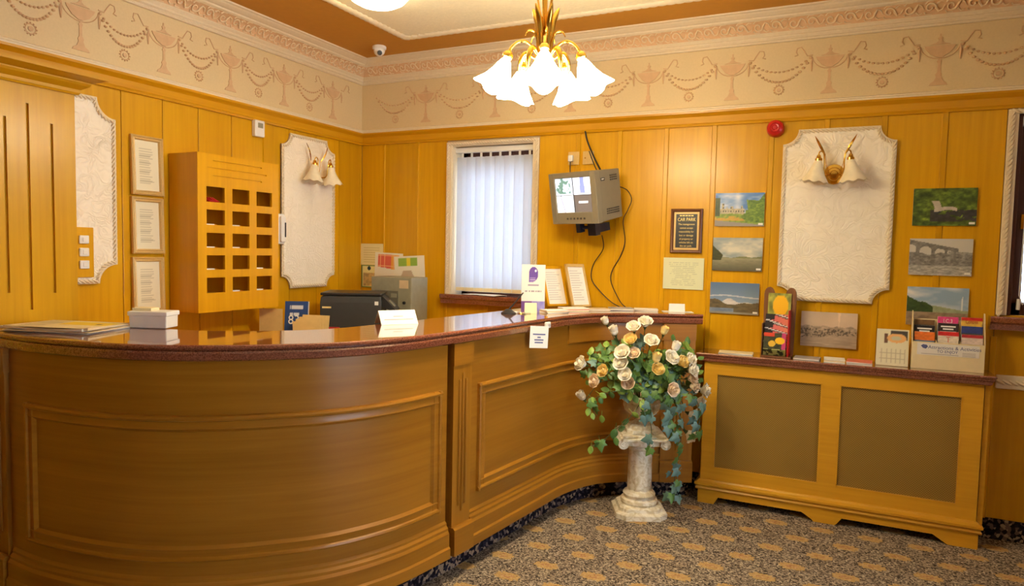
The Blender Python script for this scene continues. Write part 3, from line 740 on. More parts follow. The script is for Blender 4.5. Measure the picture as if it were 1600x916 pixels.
# ------------------------------------------------------------------ brass twin wall lamps
def bell(b, c, tilt=0, s=1.0, az=0, scal=8, fl=1.0):
    prof = [(.016, 0), (.022, -.012), (.030, -.03), (.040, -.06), (.055, -.095), (.074, -.125), (.084, -.142)]
    k = len(b.v)
    def wob(r, z, a):
        f = max(0, (-z - .06) / .082)
        am = .14 if scal == 4 else .05
        return r * s * fl * (1 + am * f * math.cos(scal * a)), z * s - .006 * s * f * math.cos(scal * a)
    b.lathe(prof, 40, (0, 0, 0), wob, cap=False)
    b.lathe([(q[0] - .003, q[1] - .001) for q in prof], 40, (0, 0, 0), wob, cap=False)
    mt = Matrix.Translation(c) @ Matrix.Rotation(az, 4, 'Z') @ Matrix.Rotation(-tilt, 4, 'Y')
    return b.xf(mt, k)
def spike_leaf(b, base, tip, wd, n=6):
    base, tip = Vector(base), Vector(tip); d = tip - base; s = d.cross(Vector((0, -1, 0))).normalized()
    rings = []
    for i in range(n + 1):
        t = i / n; w_ = wd * math.sin(PI * min(1, .12 + .88 * t)) ** .8 + .0008; c = base + d * t + Vector((0, -.012, 0)) * math.sin(PI * t)
        rings.append([c - s * w_, c + Vector((0, -.004, 0)), c + s * w_, c + Vector((0, .002, 0))])
    return b.loft(rings)
def sconce(label, loc, rz):
    t = thing('wall_lamp', label, 'wall lamp', loc, rz, 'twin brass wall lamps')
    b = MB(); b.lathe([(.0005, .030), (.018, .028), (.022, .020), (.036, .018), (.040, .012), (.056, .010), (.060, .0), (.0005, 0)], 28)
    b.xf(Matrix.Translation((0, -.0225, 0)) @ Matrix.Rotation(PI / 2, 4, 'X')); b.build('back_disc', 'brass', t, smooth=40)
    for s in (-1, 1):
        c = (s * .084, -.115, .078)
        arm = catmull([(s * .02, -.045, -.005), (s * .05, -.10, .0), (s * .052, -.115, .06), (s * .058, -.12, .112), (s * .076, -.12, .126), (s * .085, -.116, .108), c], 5)
        a_ = MB().tube(arm, .0042, 8).build('arm', 'brass', t, smooth=50)
        MB().lathe([(.004, .03), (.010, .026), (.014, .012), (.020, .006), (.020, -.006), (.012, -.010)], 16, c).build('lamp_holder', 'brass', a_, smooth=40)
        bell(MB(), c, s * .14, .92).build('glass_shade', 'shade_off', t, smooth=60)
        b = MB(); spike_leaf(b, (s * .052, -.05, .11), (s * .112, -.062, .225), .0065); b.tube([(s * .03, -.045, .0), (s * .045, -.05, .06), (s * .052, -.05, .115)], .0018, 6)
        b.build('leaf_spike', 'brass', t, smooth=50)
    return t
sconce('brass twin wall lamp with frosted bell shades on the right-hand panel', (3.478, 0, 2.035), 0)
sconce('brass twin wall lamp with frosted bell shades beside the key cabinet', (0, -.60, 2.055), PI / 2)

# ------------------------------------------------------------------ chandelier and ceiling dome
CX, CY = 2.32, -1.70
ch = thing('chandelier', 'brass five-arm chandelier with glowing white glass shades', 'chandelier', (CX, CY, 0))
MB().tube([(0, 0, 2.38), (0, 0, 2.975)], .009, 10).build('stem_rod', 'brass', ch, smooth=50)
MB().lathe([(.0005, 2.955), (.03, 2.957), (.055, 2.972), (.06, 2.987), (.0005, 2.987)], 24).build('ceiling_cup', 'brass', ch, smooth=40)
MB().lathe([(.0005, 2.335), (.012, 2.34), (.02, 2.355), (.046, 2.372), (.050, 2.384), (.03, 2.394), (.022, 2.42), (.0005, 2.43)], 24).build('centre_boss', 'brass', ch, smooth=40)
A0 = math.radians(-66.6)
for k in range(5):
    a = A0 + k * 2 * PI / 5; ca, sa = math.cos(a), math.sin(a)
    R = lambda r, z, da=0.: (r * math.cos(a + da), r * math.sin(a + da), z)
    arm = MB().tube(catmull([R(.03, 2.385), R(.045, 2.43), R(.085, 2.462), R(.125, 2.455), R(.155, 2.425), R(.168, 2.392)], 5), .0065, 8).build('arm', 'brass', ch, smooth=50)
    MB().lathe([(.006, .03), (.016, .024), (.024, .010), (.022, -.004), (.012, -.006)], 16).xf(Matrix.Translation(R(.170, 2.388)) @ Matrix.Rotation(a, 4, 'Z') @ Matrix.Rotation(-.38, 4, 'Y')).build('lamp_holder', 'brass', arm, smooth=40)
    bell(MB(), R(.172, 2.378), .38, .95, a, 4, 1.10).build('glass_shade', 'shade_on', ch, smooth=60)
    # upright reeds flaring from the boss, with curled leaves between
    MB().tube(catmull([R(.022, 2.39, .5), R(.026, 2.47, .5), R(.034, 2.55, .5), R(.062, 2.62, .5)], 5), lambda t: .010 + .006 * math.sin(PI * t) - .012 * max(0, t - .8) * 5 * .6, 8).build('reed', 'brass', ch, smooth=50)
    MB().tube(catmull([R(.024, 2.40, .1), R(.032, 2.46, .1), R(.048, 2.505, .1), R(.078, 2.508, .1), R(.092, 2.485, .1)], 5), lambda t: .009 * (1 - .75 * t), 8).build('curled_leaf', 'brass', ch, smooth=50)
    MB().tube(catmull([R(.018, 2.42, .9), R(.022, 2.56, .9), R(.036, 2.66, .9), R(.055, 2.70, .9)], 5), lambda t: .007 * (1 - .6 * t), 8).build('reed', 'brass', ch, smooth=50)
    b = MB(); spike = [R(.045, 2.40, PI / 5), R(.085, 2.425, PI / 5), R(.112, 2.39, PI / 5), R(.120, 2.315, PI / 5)]
    b.tube(catmull(spike, 5), lambda t: .004 + .009 * math.sin(PI * min(1, t * 1.02)) ** 1.5, 8).build('drop_leaf', 'brass', ch, smooth=50)
dm = thing('ceiling_dome_light', 'round glowing white dome light on the ceiling panel', 'ceiling light', (1.14, -1.33, ZC - .0125))
MB().lathe([(.0005, -.098), (.06, -.095), (.11, -.082), (.15, -.06), (.175, -.03), (.18, -.012)], 40, cap=False).build('glass_dome', 'dome_on', dm, smooth=60)
MB().lathe([(.182, -.018), (.192, -.012), (.192, 0), (.0005, 0), (.0005, -.006), (.180, -.008)], 40).build('rim', 'brass', dm, smooth=40)
# security camera in the ceiling corner
sc = thing('security_camera', 'small white dome security camera on ceiling in the room corner', 'camera', (.455, -.395, ZC))
MB().lathe([(.0005, 0), (.046, 0), (.05, -.004), (.05, -.02), (.042, -.026), (.0005, -.026)], 24).build('mount', 'white', sc, smooth=40)
b = MB().lathe([(.0005, -.072), (.018, -.068), (.034, -.055), (.041, -.036), (.038, -.02), (.0005, -.02)], 24); b.build('turret', 'white', sc, smooth=50)
b = MB().lathe([(.0005, .0), (.017, .0), (.017, .012), (.013, .013), (.012, .006), (.0005, .006)], 20); dv = Vector((.62, -.70, -.35)).normalized()
b.xf(Matrix.Translation(Vector((0, 0, -.042)) + dv * .032) @ dv.to_track_quat('Z', 'Y').to_matrix().to_4x4()); b.build('lens', 'blackp', sc, smooth=40)

# ------------------------------------------------------------------ key cabinet
KY0, KY1, KZ0, KZ1, KD = -1.787, -1.180, 1.150, 2.065, .25
kc = thing('key_cabinet', 'orange oak key cabinet with fifteen pigeonholes hung on left wall', 'cabinet', (.0085, KY0, KZ0), PI / 2)
KW, KH = KY1 - KY0, KZ1 - KZ0                       # local: x along wall, -y out
hc = [(.054, .185), (.240, .371), (.428, .558)]; hc = [(.054, .184), (.240, .371), (.428, .557)]
hr = [(.113, .202), (.248, .332), (.376, .462), (.508, .596), (.640, .728)]
fd = -(KD - .0085)
bx('side_panel', 'oakk', kc, 0, .014, fd + .016, 0, 0, KH); bx('side_panel', 'oakk', kc, KW - .014, KW, fd + .016, 0, 0, KH)
bx('top_panel', 'oakk', kc, .014, KW - .014, fd + .016, 0, KH - .014, KH); bx('bottom_panel', 'oakk', kc, .014, KW - .014, fd + .016, 0, .012, .028)
bx('back_panel', 'oakk', kc, .014, KW - .014, -.06, -.048, .028, KH - .014)
b = MB(); xs_ = [-.006] + [q for h_ in hc for q in h_] + [KW + .006]; zs_ = [-.0] + [q for h_ in hr for q in h_]
grv = [(.10, .47, .790), (.06, .51, .834), (.10, .47, .876)]
for i in range(0, len(xs_), 2): b.box(xs_[i], xs_[i + 1], fd, fd + .016, 0, hr[-1][1])
for h_ in hc:
    for i in range(0, len(zs_), 2): b.box(h_[0], h_[1], fd, fd + .016, zs_[i], zs_[i + 1] if i + 1 < len(zs_) else hr[-1][1])
zz = hr[-1][1]
for g in grv:
    b.box(-.006, KW + .006, fd, fd + .016, zz, g[2] - .0035)
    b.box(-.006, g[0], fd, fd + .016, g[2] - .0035, g[2] + .0035); b.box(g[1], KW + .006, fd, fd + .016, g[2] - .0035, g[2] + .0035); b.box(g[0], g[1], fd + .008, fd + .016, g[2] - .0035, g[2] + .0035)
    zz = g[2] + .0035
b.box(-.006, KW + .006, fd, fd + .016, zz, KH)
b.build('pierced_front', 'oakk', kc)
for i in range(5): bx('shelf', 'oakk', kc, .014, KW - .014, fd + .016, -.06, hr[i][0] - .016, hr[i][0] - .004)
for x in (.212, .399): bx('divider', 'oakk', kc, x - .006, x + .006, fd + .016, -.06, .10, KH - .15)
def keys_in(col, row, kind, label):
    x = (hc[col][0] + hc[col][1]) / 2; z = hr[row][0] - .0035
    o = thing('key_fob' if kind != 'red' else 'key_tassel', label, 'key', (.0085 + KD - .06, KY0 + x, KZ0 + z), PI / 2, 'things lying in the pigeonholes')
    if kind == 'red':
        b = MB()
        for i in range(9): b.tube([(-.045 + i * .006, .0, .004), (-.04 + i * .006, -.02, .02 + .01 * math.sin(i * 2)), (-.035 + i * .008, -.045, .008)], .005, 6)
        b.build('tassel', M['redp'], o, smooth=50)
    else:
        bx('fob', 'white', o, -.05, .01, -.03, 0, .0, .010, bevel=.002)
        MB().tube([(.012, -.015, .005), (.03, -.02, .006), (.045, -.018, .005)], .004, 6).build('key', 'brass', o, smooth=40)
row_n = ['bottom', 'second lowest', 'middle', 'second highest', 'top']; col_n = ['left', 'centre', 'right']
for c_, r_, k_ in ((0, 4, 'red'), (0, 3, 'w'), (1, 3, 'w'), (0, 2, 'w'), (1, 2, 'w'), (0, 1, 'w'), (2, 1, 'w'), (1, 0, 'w'), (2, 0, 'w')):
    keys_in(c_, r_, k_, ('red tassel' if k_ == 'red' else 'white key fob') + ' in the %s row, %s column of the key cabinet' % (row_n[r_], col_n[c_]))

# ------------------------------------------------------------------ things on the left wall
names = ['uppermost', 'middle', 'lowest']
def letter(U, V):
    base = [235 + 0 * U, 226 + 0 * U, 196 + 0 * U]
    ln = (np.sin(V * 22 * 2 * PI) > .2) & (V > .12) & (V < .86) & (U > .18) & (U < .82 - .25 * noise2(V * 22, 0 * V, 3))
    return sel(ln, [196, 186, 156], base)
for i, (z0, z1) in enumerate(((1.812, 2.140), (1.486, 1.800), (1.148, 1.466))):
    t = thing('framed_certificate', '%s of the three gilt-framed certificates left of the key cabinet' % names[i], 'picture frame', (.012, -1.930, z0), PI / 2, 'gilt framed certificates', rot=(-.035, 0, PI / 2))
    h_ = z1 - z0; w_ = .195; b = MB()
    pf = [(0, 0), (0, -.018), (.006, -.022), (.014, -.016), (.020, -.019), (.026, -.010), (.026, 0)]
    b.loft([[(sx * (w_ / 2 - a), y, (h_ - a) if tz else a) for a, y in pf] for sx, tz in ((-1, 0), (1, 0), (1, 1), (-1, 1))], True, False, True)
    b.build('frame', 'gold', t, smooth=30)
    bx('backing', 'darkwood', t, -w_ / 2 + .004, w_ / 2 - .004, -.006, -.001, .004, h_ - .004)
    printed('certificate', w_ - .05, h_ - .05, 26, 60, letter, t, (0, -.008, .025))
t = thing('room_sensor', 'small cream sensor box high on the left wall above the key cabinet', 'sensor', (.001, -1.118, 2.262), PI / 2)
bx('casing', 'white', t, -.042, .042, -.034, -.0005, 0, .108, bevel=.006); bx('display', 'safe', t, -.018, .024, -.036, -.033, .058, .09)
t = thing('switch_plate', 'oak plate with three white switches on panel beside the pier', 'switch', (.020, -2.30, 1.362), PI / 2)
bx('plate', 'oak', t, -.07, .045, -.014, 0, 0, .258, bevel=.003)
for i in range(3):
    s_ = bx('switch', 'white', t, -.035, .014, -.026, -.014, .045 + i * .064, .088 + i * .064, bevel=.004)
    bx('rocker', 'white', s_, -.02, .0, -.030, -.026, .055 + i * .064, .078 + i * .064, bevel=.002)
t = thing('wall_intercom', 'slim white intercom unit on the wall right of key cabinet', 'intercom', (.001, -.935, 1.555), PI / 2)
bx('casing', 'white', t, -.03, .03, -.045, -.0005, 0, .21, bevel=.008); bx('handset', 'white', t, -.022, .022, -.065, -.045, .015, .195, bevel=.008); bx('keypad', 'blackp', t, .008, .02, -.067, -.064, .05, .15)

# ------------------------------------------------------------------ monitor on its bracket
TV = thing('cctv_monitor', 'taupe box monitor showing four camera views on a wall bracket', 'monitor', (2.0, -.215, 1.915), rot=(.19, 0, -.331))
W_, H_, D_ = .385, .332, .27
b = MB()
b.loft([[(-W_ / 2 * s, y, -H_ / 2 * s2), (W_ / 2 * s, y, -H_ / 2 * s2), (W_ / 2 * s, y, H_ / 2 * s2), (-W_ / 2 * s, y, H_ / 2 * s2)] for y, s, s2 in ((-D_ / 2 + .045, .985, .985), (D_ / 2, .96, .95))])
b.build('casing', 'tv', TV, bevel=.006)
b = MB(); y0, y1 = -D_ / 2, -D_ / 2 + .045; a, c, lo, hi = -W_ / 2, W_ / 2, -H_ / 2, H_ / 2
sx0, sx1, sz0, sz1 = a + .045, c - .045, lo + .075, hi - .035
for q in ((a, sx0, lo, hi), (sx1, c, lo, hi), (sx0, sx1, lo, sz0), (sx0, sx1, sz1, hi)): b.box(q[0], q[1], y0, y1, q[2], q[3])
b.build('bezel', 'tv', TV, bevel=.004)
def quad(U, V):
    n_ = fbm(U * 7, V * 7, 5)
    q1 = [170 + 60 * n_, 185 + 55 * n_, 205 + 50 * n_]; q2 = [210 + 40 * n_, 215 + 35 * n_, 245 + 0 * U]
    q3 = [200 + 50 * n_, 208 + 44 * n_, 235 + 0 * U]; q4 = [92 + 0 * U, 84 + 0 * U, 78 + 0 * U]
    green = (V > .55) & (U < .42) & (fbm(U * 12, V * 9, 9) > .48); q1 = sel(green, [90, 120, 110], q1)
    blue = (U > .66) & (U < .84) & (V > .55) & (np.abs(U - .75) < .05 + .06 * (1 - V)); q2 = sel(blue, [120, 130, 190], q2)
    q3 = sel((np.abs(U - .12 - .2 * (.5 - V)) < .02), [150, 150, 170], q3)
    q4 = sel((V > .26) & (V < .32) & (U > .62) & (U < .88), [220, 220, 225], q4)
    up = sel(U < .49, q1, q2); dn = sel(U < .49, q3, q4); o = sel(V > .5, up, dn)
    return sel((np.abs(U - .49) < .012) | (np.abs(V - .5) < .014), [40, 40, 44], o)
printed('screen', sx1 - sx0, sz1 - sz0, 70, 52, quad, TV, ((sx0 + sx1) / 2, y0 + .012, sz0), mt='screen')
for i in range(6): MB().lathe([(.0005, .004), (.006, .004), (.007, 0)], 10).xf(Matrix.Translation((-.06 + i * .028, y0 - .0, lo + .035)) @ Matrix.Rotation(PI / 2, 4, 'X')).build('knob', 'tvdark', TV)
b = MB()
for r_ in range(3):
    for i in range(7):
        for zc in (-.105, .105):
            if zc > 0 and i < 3: continue
            b.box(W_ / 2 * .972, W_ / 2 * .972 + .004, -.03 + i * .02 - .006, -.03 + i * .02 + .006, zc - .014 + r_ * .014, zc - .007 + r_ * .014)
b.build('side_vents', 'tvdark', TV)
q = bx('brand_plate', 'blackp', TV, W_ / 2 * .975, W_ / 2 * .975 + .003, -.075, -.035, .095, .115)
text('lettering', 'BMP', .014, 'whiteink', q, (W_ / 2 * .975 + .0033, -.055, .105), (PI / 2, 0, PI / 2))
b = MB(); b.box(-.05, .075, -.06, .06, lo - .012, lo + .002); b.box(-.01, .055, .0, .05, lo - .10, lo - .01); b.box(-.085, -.05, -.03, .02, lo - .075, lo - .005); b.tube([(-.07, 0, lo - .045), (.03, .02, lo - .045)], .012, 8)
b.build('bracket', 'navy', TV, bevel=.002)
bx('wall_arm', 'navy', TV, -.005, .05, .03, .165, lo - .085, lo - .03)
# sockets, plug and leads beside it
t = thing('wall_socket', 'brass-toned wall socket with a white plug above the monitor', 'socket', (1.828, 0, 2.148))
bx('face_plate', 'gold', t, -.038, .042, -.014, -.0075, 0, .09, bevel=.002)
q = bx('plug', 'white', t, -.030, .004, -.045, -.014, .02, .065, bevel=.006)
MB().tube(catmull([(-.013, -.035, .02), (-.012, -.04, -.03), (-.005, -.05, -.10)], 5), .0035, 6).build('lead', 'cable', t, smooth=50)
t = thing('blank_plate', 'blank brass-toned wall plate right of the white plug', 'socket', (1.935, 0, 2.148))
bx('face_plate', 'gold', t, -.038, .042, -.014, -.0075, 0, .09, bevel=.002)
for sc_ in (-.02, .024): MB().lathe([(.0005, .002), (.004, .0015), (.005, 0)], 10).xf(Matrix.Translation((sc_, -.014, .045)) @ Matrix.Rotation(PI / 2, 4, 'X')).build('screw', 'brass', t)
tag(MB().tube(catmull([(1.915, -.028, 2.372), (1.935, -.03, 2.30), (1.99, -.045, 2.19), (2.06, -.09, 2.085)], 6), .006, 8).build('cable', 'cable', smooth=50), 'black cable bundle dropping from the top rail to the monitor', 'cable')
tag(MB().tube(catmull([(1.95, -.035, 2.235), (1.985, -.05, 2.16), (2.035, -.085, 2.075)], 6), .0035, 8).build('cable', 'cable', smooth=50), 'short thin cable beside the bundle above the monitor', 'cable')
tag(MB().tube(catmull([(2.185, -.075, 1.985), (2.235, -.06, 1.96), (2.262, -.05, 1.90), (2.235, -.04, 1.83), (2.205, -.035, 1.76), (2.215, -.015, 1.62), (2.185, -.012, 1.52), (2.13, -.012, 1.42), (2.13, -.02, 1.34), (2.20, -.04, 1.22), (2.25, -.06, 1.1795)], 6), .0035, 6).build('cable', 'cable', smooth=50), 'black lead looping from the monitor side down to the worktop', 'cable')
tag(MB().tube(catmull([(2.08, -.10, 1.66), (2.075, -.05, 1.57), (1.995, -.012, 1.46), (1.985, -.012, 1.36), (2.05, -.02, 1.28), (2.14, -.04, 1.21), (2.22, -.08, 1.1795)], 6), .0035, 6).build('cable', 'cable', smooth=50), 'black lead hanging from the bracket under the monitor', 'cable')

# ------------------------------------------------------------------ things on the back wall
t = thing('fire_alarm', 'round red fire alarm sounder high on the back wall', 'fire alarm', (3.14, 0, 2.323))
b = MB().lathe([(.0005, .062), (.012, .062), (.016, .056), (.030, .058), (.044, .048), (.050, .03), (.052, .004), (.052, 0), (.0005, 0)], 32); b.xf(Matrix.Translation((0, -.0005, 0)) @ Matrix.Rotation(PI / 2, 4, 'X')); b.build('sounder', 'red', t, smooth=35)
MB().lathe([(.024, .0), (.027, .003), (.030, 0)], 28, cap=False).xf(Matrix.Translation((0, -.0585, 0)) @ Matrix.Rotation(PI / 2, 4, 'X')).build('ring', 'redp', t, smooth=40)
t = thing('car_park_notice', 'black and gold CAR PARK notice in a wooden frame', 'sign', (2.622, 0, 1.553))
b = MB(); pf = [(0, -.0005), (0, -.018), (.006, -.022), (.014, -.020), (.020, -.012), (.020, -.0005)]
b.loft([[(sx * (.101 - a), y, (.286 - a) if tz else a) for a, y in pf] for sx, tz in ((-1, 0), (1, 0), (1, 1), (-1, 1))], True, False, True); b.build('frame', 'darkwood', t, smooth=25)
bx('gold_plate', 'gold', t, -.083, .083, -.010, -.004, .018, .268); bx('black_plate', 'blackp', t, -.068, .068, -.0115, -.0095, .034, .252)
for s_, sz, z in (('CAR PARK', .031, .216), ('The management', .0175, .186), ('cannot accept', .0175, .162), ('responsibility for', .0165, .138), ('loss or damage', .0175, .114), ('of property or', .0175, .091), ('vehicles left on', .0175, .068), ('the car park.', .0175, .046)):
    text('lettering', s_, sz, 'goldink', t, (0, -.0118, z), sx=.86 if s_ != 'CAR PARK' else .8)
for i in range(5): bx('small_print', 'goldink', t, -.045 + i * .0185, -.031 + i * .0185, -.0121, -.0115, .238, .245)
def notice(U, V):
    base = [222 + 0 * U, 222 + 0 * U, 180 + 0 * U]
    ln = (np.sin(V * 17 * 2 * PI) > .3) & (V > .12) & (V < .88) & (np.abs(U - .5) < .18 + .2 * noise2(np.floor(V * 17) * 1.7, 0 * V, 8)) & (noise2(U * 40, V * 17, 4) > .35)
    return sel(ln, [190, 190, 156], base)
t = printed('paper_notice', .262, .205, 70, 51, notice, None, (2.612, -.009, 1.316), mt='rough_print'); tag(t, 'pale green typed notice pinned below the CAR PARK sign', 'notice')
def clouds(U, V, a, b_, seed, s=3): 
    n_ = np.clip((fbm(U * s, V * s * 1.6, seed) - .35) * 2.4, 0, 1); return [x * (1 - n_) + y * n_ for x, y in zip(a, b_)]
def castle(U, V):
    o = clouds(U, V, [84, 128, 190], [226, 228, 232], 11)
    n_ = fbm(U * 26, V * 26, 12)
    tow = ((U > .10) & (U < .60) & (V < .53)) | ((U > .14) & (U < .19) & (V < .68)) | ((U > .31) & (U < .37) & (V < .60)) | ((U > .53) & (U < .57) & (V < .62)) | ((U > .23) & (U < .26) & (V < .58))
    o = sel(tow & (V > .34), [150 + 70 * n_, 144 + 60 * n_, 118 + 50 * n_], o)
    o = sel(tow & (V > .36) & (np.sin(U * 120) > .5) & (np.sin(V * 60) > .2), [78, 74, 62], o)
    o = sel(V < .36 + .04 * noise2(U * 9, 0 * U, 2), [100 + 60 * n_, 128 + 50 * n_, 44 + 30 * n_], o)
    o = sel((V < .30) & (V > .17) & (fbm(U * 9, V * 22, 17) > .52), [196, 140 + 30 * n_, 60], o)
    o = sel((V < .18 - .14 * U), [150, 142, 132], o)
    tr = (U > .60 + .10 * noise2(V * 7, 0 * V, 4) - .06 * (V < .5)) & (V < .97 - .2 * noise2(U * 8, 0 * U, 6)) & (V > .12)
    o = sel(tr, [50 + 110 * n_, 84 + 100 * n_, 26 + 40 * n_], o)
    return sel((U < .09 + .03 * noise2(V * 9, 0 * V, 7)) & (V > .3) & (V < .85), [40 + 30 * n_, 56 + 30 * n_, 34], o)
def loch(U, V):
    o = clouds(U, V, [150, 160, 160], [214, 208, 186], 21, 4)
    n_ = fbm(U * 14, V * 40, 22); hz = .38
    o = sel(V < hz + .05 * noise2(U * 5, 0 * U, 3) + .03 * U, [100 + 40 * n_, 104 + 40 * n_, 64 + 30 * n_], o)
    o = sel(V < hz, [92 + 80 * (V / hz) * (.5 + .5 * n_), 88 + 80 * (V / hz) * (.5 + .5 * n_), 68 + 66 * (V / hz) * (.5 + .5 * n_)], o)
    return sel((U < .22 - .25 * np.abs(V - .5)) & (V > .32) & (V < .76 - 1.3 * U), [44 + 30 * n_, 48 + 30 * n_, 28], o)
def mountain(U, V):
    o = [96 + 70 * (1 - V), 122 + 60 * (1 - V), 156 + 40 * (1 - V)]; n_ = fbm(U * 12, V * 18, 31)
    o = sel((np.abs(V - .56 - .03 * np.sin(U * 5)) < .02), [196, 200, 206], o)
    o = sel(V < .34 + .16 * np.exp(-((U - .4) / .14) ** 2) + .05 * np.exp(-((U - .75) / .12) ** 2), [196 + 40 * n_, 192 + 36 * n_, 190 + 30 * n_], o)
    o = sel(V < .34 + .06 * noise2(U * 6, 0 * U, 5) - .08 * np.exp(-((U - .45) / .2) ** 2) + .10 * np.exp(-((U - .05) / .2) ** 2), [84 + 50 * n_, 76 + 40 * n_, 56 + 26 * n_], o)
    o = sel((V < .18) & (U < .5), [104 + 40 * n_, 118 + 40 * n_, 136 + 40 * n_], o)
    return sel(V < .06, [150, 146, 130], o)
def stream(U, V):
    n_ = fbm(U * 16, V * 16, 41); n2 = fbm(U * 5, V * 6, 44); o = [40 + 110 * n_ * n2 * 1.6, 56 + 130 * n_ * n2 * 1.5, 24 + 60 * n_ * n2]
    o = sel((V < .42) & (V > .12) & (U > .28) & (fbm(U * 6, V * 9, 45) > .36), [46 + 36 * n_, 44 + 34 * n_, 44 + 36 * n_], o)
    q = ((np.abs(V - .44 - .03 * np.sin(U * 14)) < .045) & (U > .34) & (U < .70)) | ((np.abs(U - .40 + .3 * (V - .5)) < .05 + .02 * n_) & (V > .42) & (V < .66))
    return sel(q, [176 + 40 * n_, 168 + 34 * n_, 156 + 34 * n_], o)
def viaduct(U, V):
    g = 206 + 0 * U; n_ = fbm(U * 22, V * 22, 51)
    topz = .97 - .30 * U; band = (V < topz) & (V > topz - .10) & (U < .78)
    g = np.where((V < .66 - .05 * U + .06 * n_) & (U > .62), 120 + 70 * n_, g)
    g = np.where(V < .55 + .08 * noise2(U * 6, 0 * U, 4), 86 + 100 * n_, g)
    body = (V < topz - .05) & (V > .30) & (U < .74)
    for c_, r_, top_ in ((.05, .07, .80), (.27, .105, .76), (.50, .075, .70), (.66, .045, .66)):
        pass
    arch = np.zeros_like(U, bool)
    for c_, r_, top_ in ((.02, .085, .84), (.26, .095, .79), (.49, .075, .74), (.655, .05, .70)):
        hh = top_ - r_ * 1.4
        arch |= (np.abs(U - c_) < r_) & (V < hh + r_ * 1.4 * np.sqrt(np.clip(1 - ((U - c_) / r_) ** 2, 0, 1)))
    g = np.where((body & ~arch) | band, 92 + 70 * n_, g)
    g = np.where(V < .26, 120 + 110 * fbm(U * 18, V * 40, 56), g)
    return [g, g * .98, g * .93]
def shore(U, V):
    o = clouds(U, V, [150, 176, 200], [226, 226, 224], 61, 3); n_ = fbm(U * 16, V * 16, 62)
    o = sel(V < .48 + .06 * np.sin(U * 4 + .5), [136 + 40 * n_, 146 + 40 * n_, 110 + 40 * n_], o)
    o = sel((U < .44) & (V < .70 - .55 * U + .1 * n_) & (V > .34), [40 + 40 * n_, 62 + 44 * n_, 36 + 20 * n_], o)
    o = sel((np.abs(U - .90) < .006 + .05 * np.clip(.75 - V, 0, .2)) & (V < .78) & (V > .42), [226, 226, 222], o)
    return sel(V < .36, [120 + 60 * n_, 104 + 50 * n_, 84 + 40 * n_], o)
def harbour(U, V):
    n_ = fbm(U * 24, V * 24, 71); g = 196 + 26 * fbm(U * 3, V * 3, 72)
    sk = .56 + .07 * noise2(U * 9, 0 * U, 5)
    g = np.where(V < sk, 120 + 100 * n_, g)
    g = np.where((V < .52) & (V > .24) & (noise2(U * 46, V * 30, 78) > .56), 84 + 40 * n_, g)
    g = np.where(V < .24 + .14 * U, 150 + 50 * fbm(U * 6, V * 50, 77), g)
    g = np.where((np.abs(U - .68) < .06 * (V - .55)), 236, g)
    return [g * 1.0, g * .88, g * .74]
def photo(label, fn, x0, x1, z0, z1, loc_y=-.010, rot=(0, 0, 0), white=True):
    t = thing('landscape_photograph', label, 'photograph', ((x0 + x1) / 2, loc_y, z0), rot=rot, group='unframed landscape photographs')
    w_, h_ = x1 - x0, z1 - z0
    bx('mount_board', 'paper', t, -w_ / 2, w_ / 2, -.003, .002, 0, h_)
    printed('picture', w_, h_, 84, 58, fn, t, (0, -.0034, 0))
    if white: bx('caption_sticker', 'white', t, w_ / 2 - .034, w_ / 2 - .006, -.0042, -.0036, .008, .020)
photo('photograph of a castle with lawns, uppermost of the column beside the CAR PARK sign', castle, 2.80, 3.097, 1.728, 1.936)
photo('photograph of a still loch under cloud, middle of its column', loch, 2.795, 3.096, 1.446, 1.655)
photo('photograph of a snowy hill under blue sky, lowest of the left column', mountain, 2.789, 3.087, 1.173, 1.371)
photo('photograph of water running through dark green woods, top right on the wall', stream, 3.894, 4.200, 1.735, 1.944)
photo('black and white photograph of a stone viaduct', viaduct, 3.889, 4.193, 1.456, 1.662)
photo('photograph of a shore with pale sky behind the leaflet box', shore, 3.890, 4.188, 1.170, 1.388)
photo('sepia photograph of a seaside town leaning on the radiator shelf', harbour, 3.336, 3.643, 1.005, 1.215, -.014, (0, 0, 0), False)
# notices in the back corner
def cream_notice(U, V):
    ln = (np.sin(V * 9 * 2 * PI) > .5) & (V > .1) & (V < .9) & (U > .15) & (U < .85); return sel(ln, [206, 188, 120], [236 + 0 * U, 220 + 0 * U, 158 + 0 * U])
def map_red(U, V):
    o = [238 + 0 * U, 230 + 0 * U, 206 + 0 * U]; k = (V > .45 - .15 * U) & (V < .93) & (U > .12) & (U < .86)
    o = sel(k, sel(U < .6, [226, 104, 78], [238, 168, 60]), o); return sel(k & ((np.sin(U * 40) > .93) | (np.sin(V * 30) > .93)), [246, 190, 130], o)
def map_green(U, V):
    o = [238 + 0 * U, 232 + 0 * U, 210 + 0 * U]; k = (V > .62) & (V < .92) & (U > .14) & (U < .76)
    o = sel(k, sel(np.abs(U - .48) < .07, [232, 214, 60], [150, 186, 72]), o); return sel((V > .12) & (V < .46) & (np.abs(U - .42) < .30 * (V < .46) * (1 - V * 1.2)), [196, 176, 148], o)
def badge(U, V):
    o = [236 + 0 * U, 222 + 0 * U, 150 + 0 * U]; o = sel((U < .06) | (U > .94) | (V > .96) | (V < .04), [120, 150, 80], o)
    o = sel(((U - .5) / .12) ** 2 + ((V - .86) / .09) ** 2 < 1, [30, 60, 70], o); n_ = fbm(U * 9, V * 9, 81)
    return sel((V < .66) & (V > .08) & (U > .12) & (U < .88), [150 + 100 * n_, 130 + 80 * n_, 90 + 40 * n_], o)
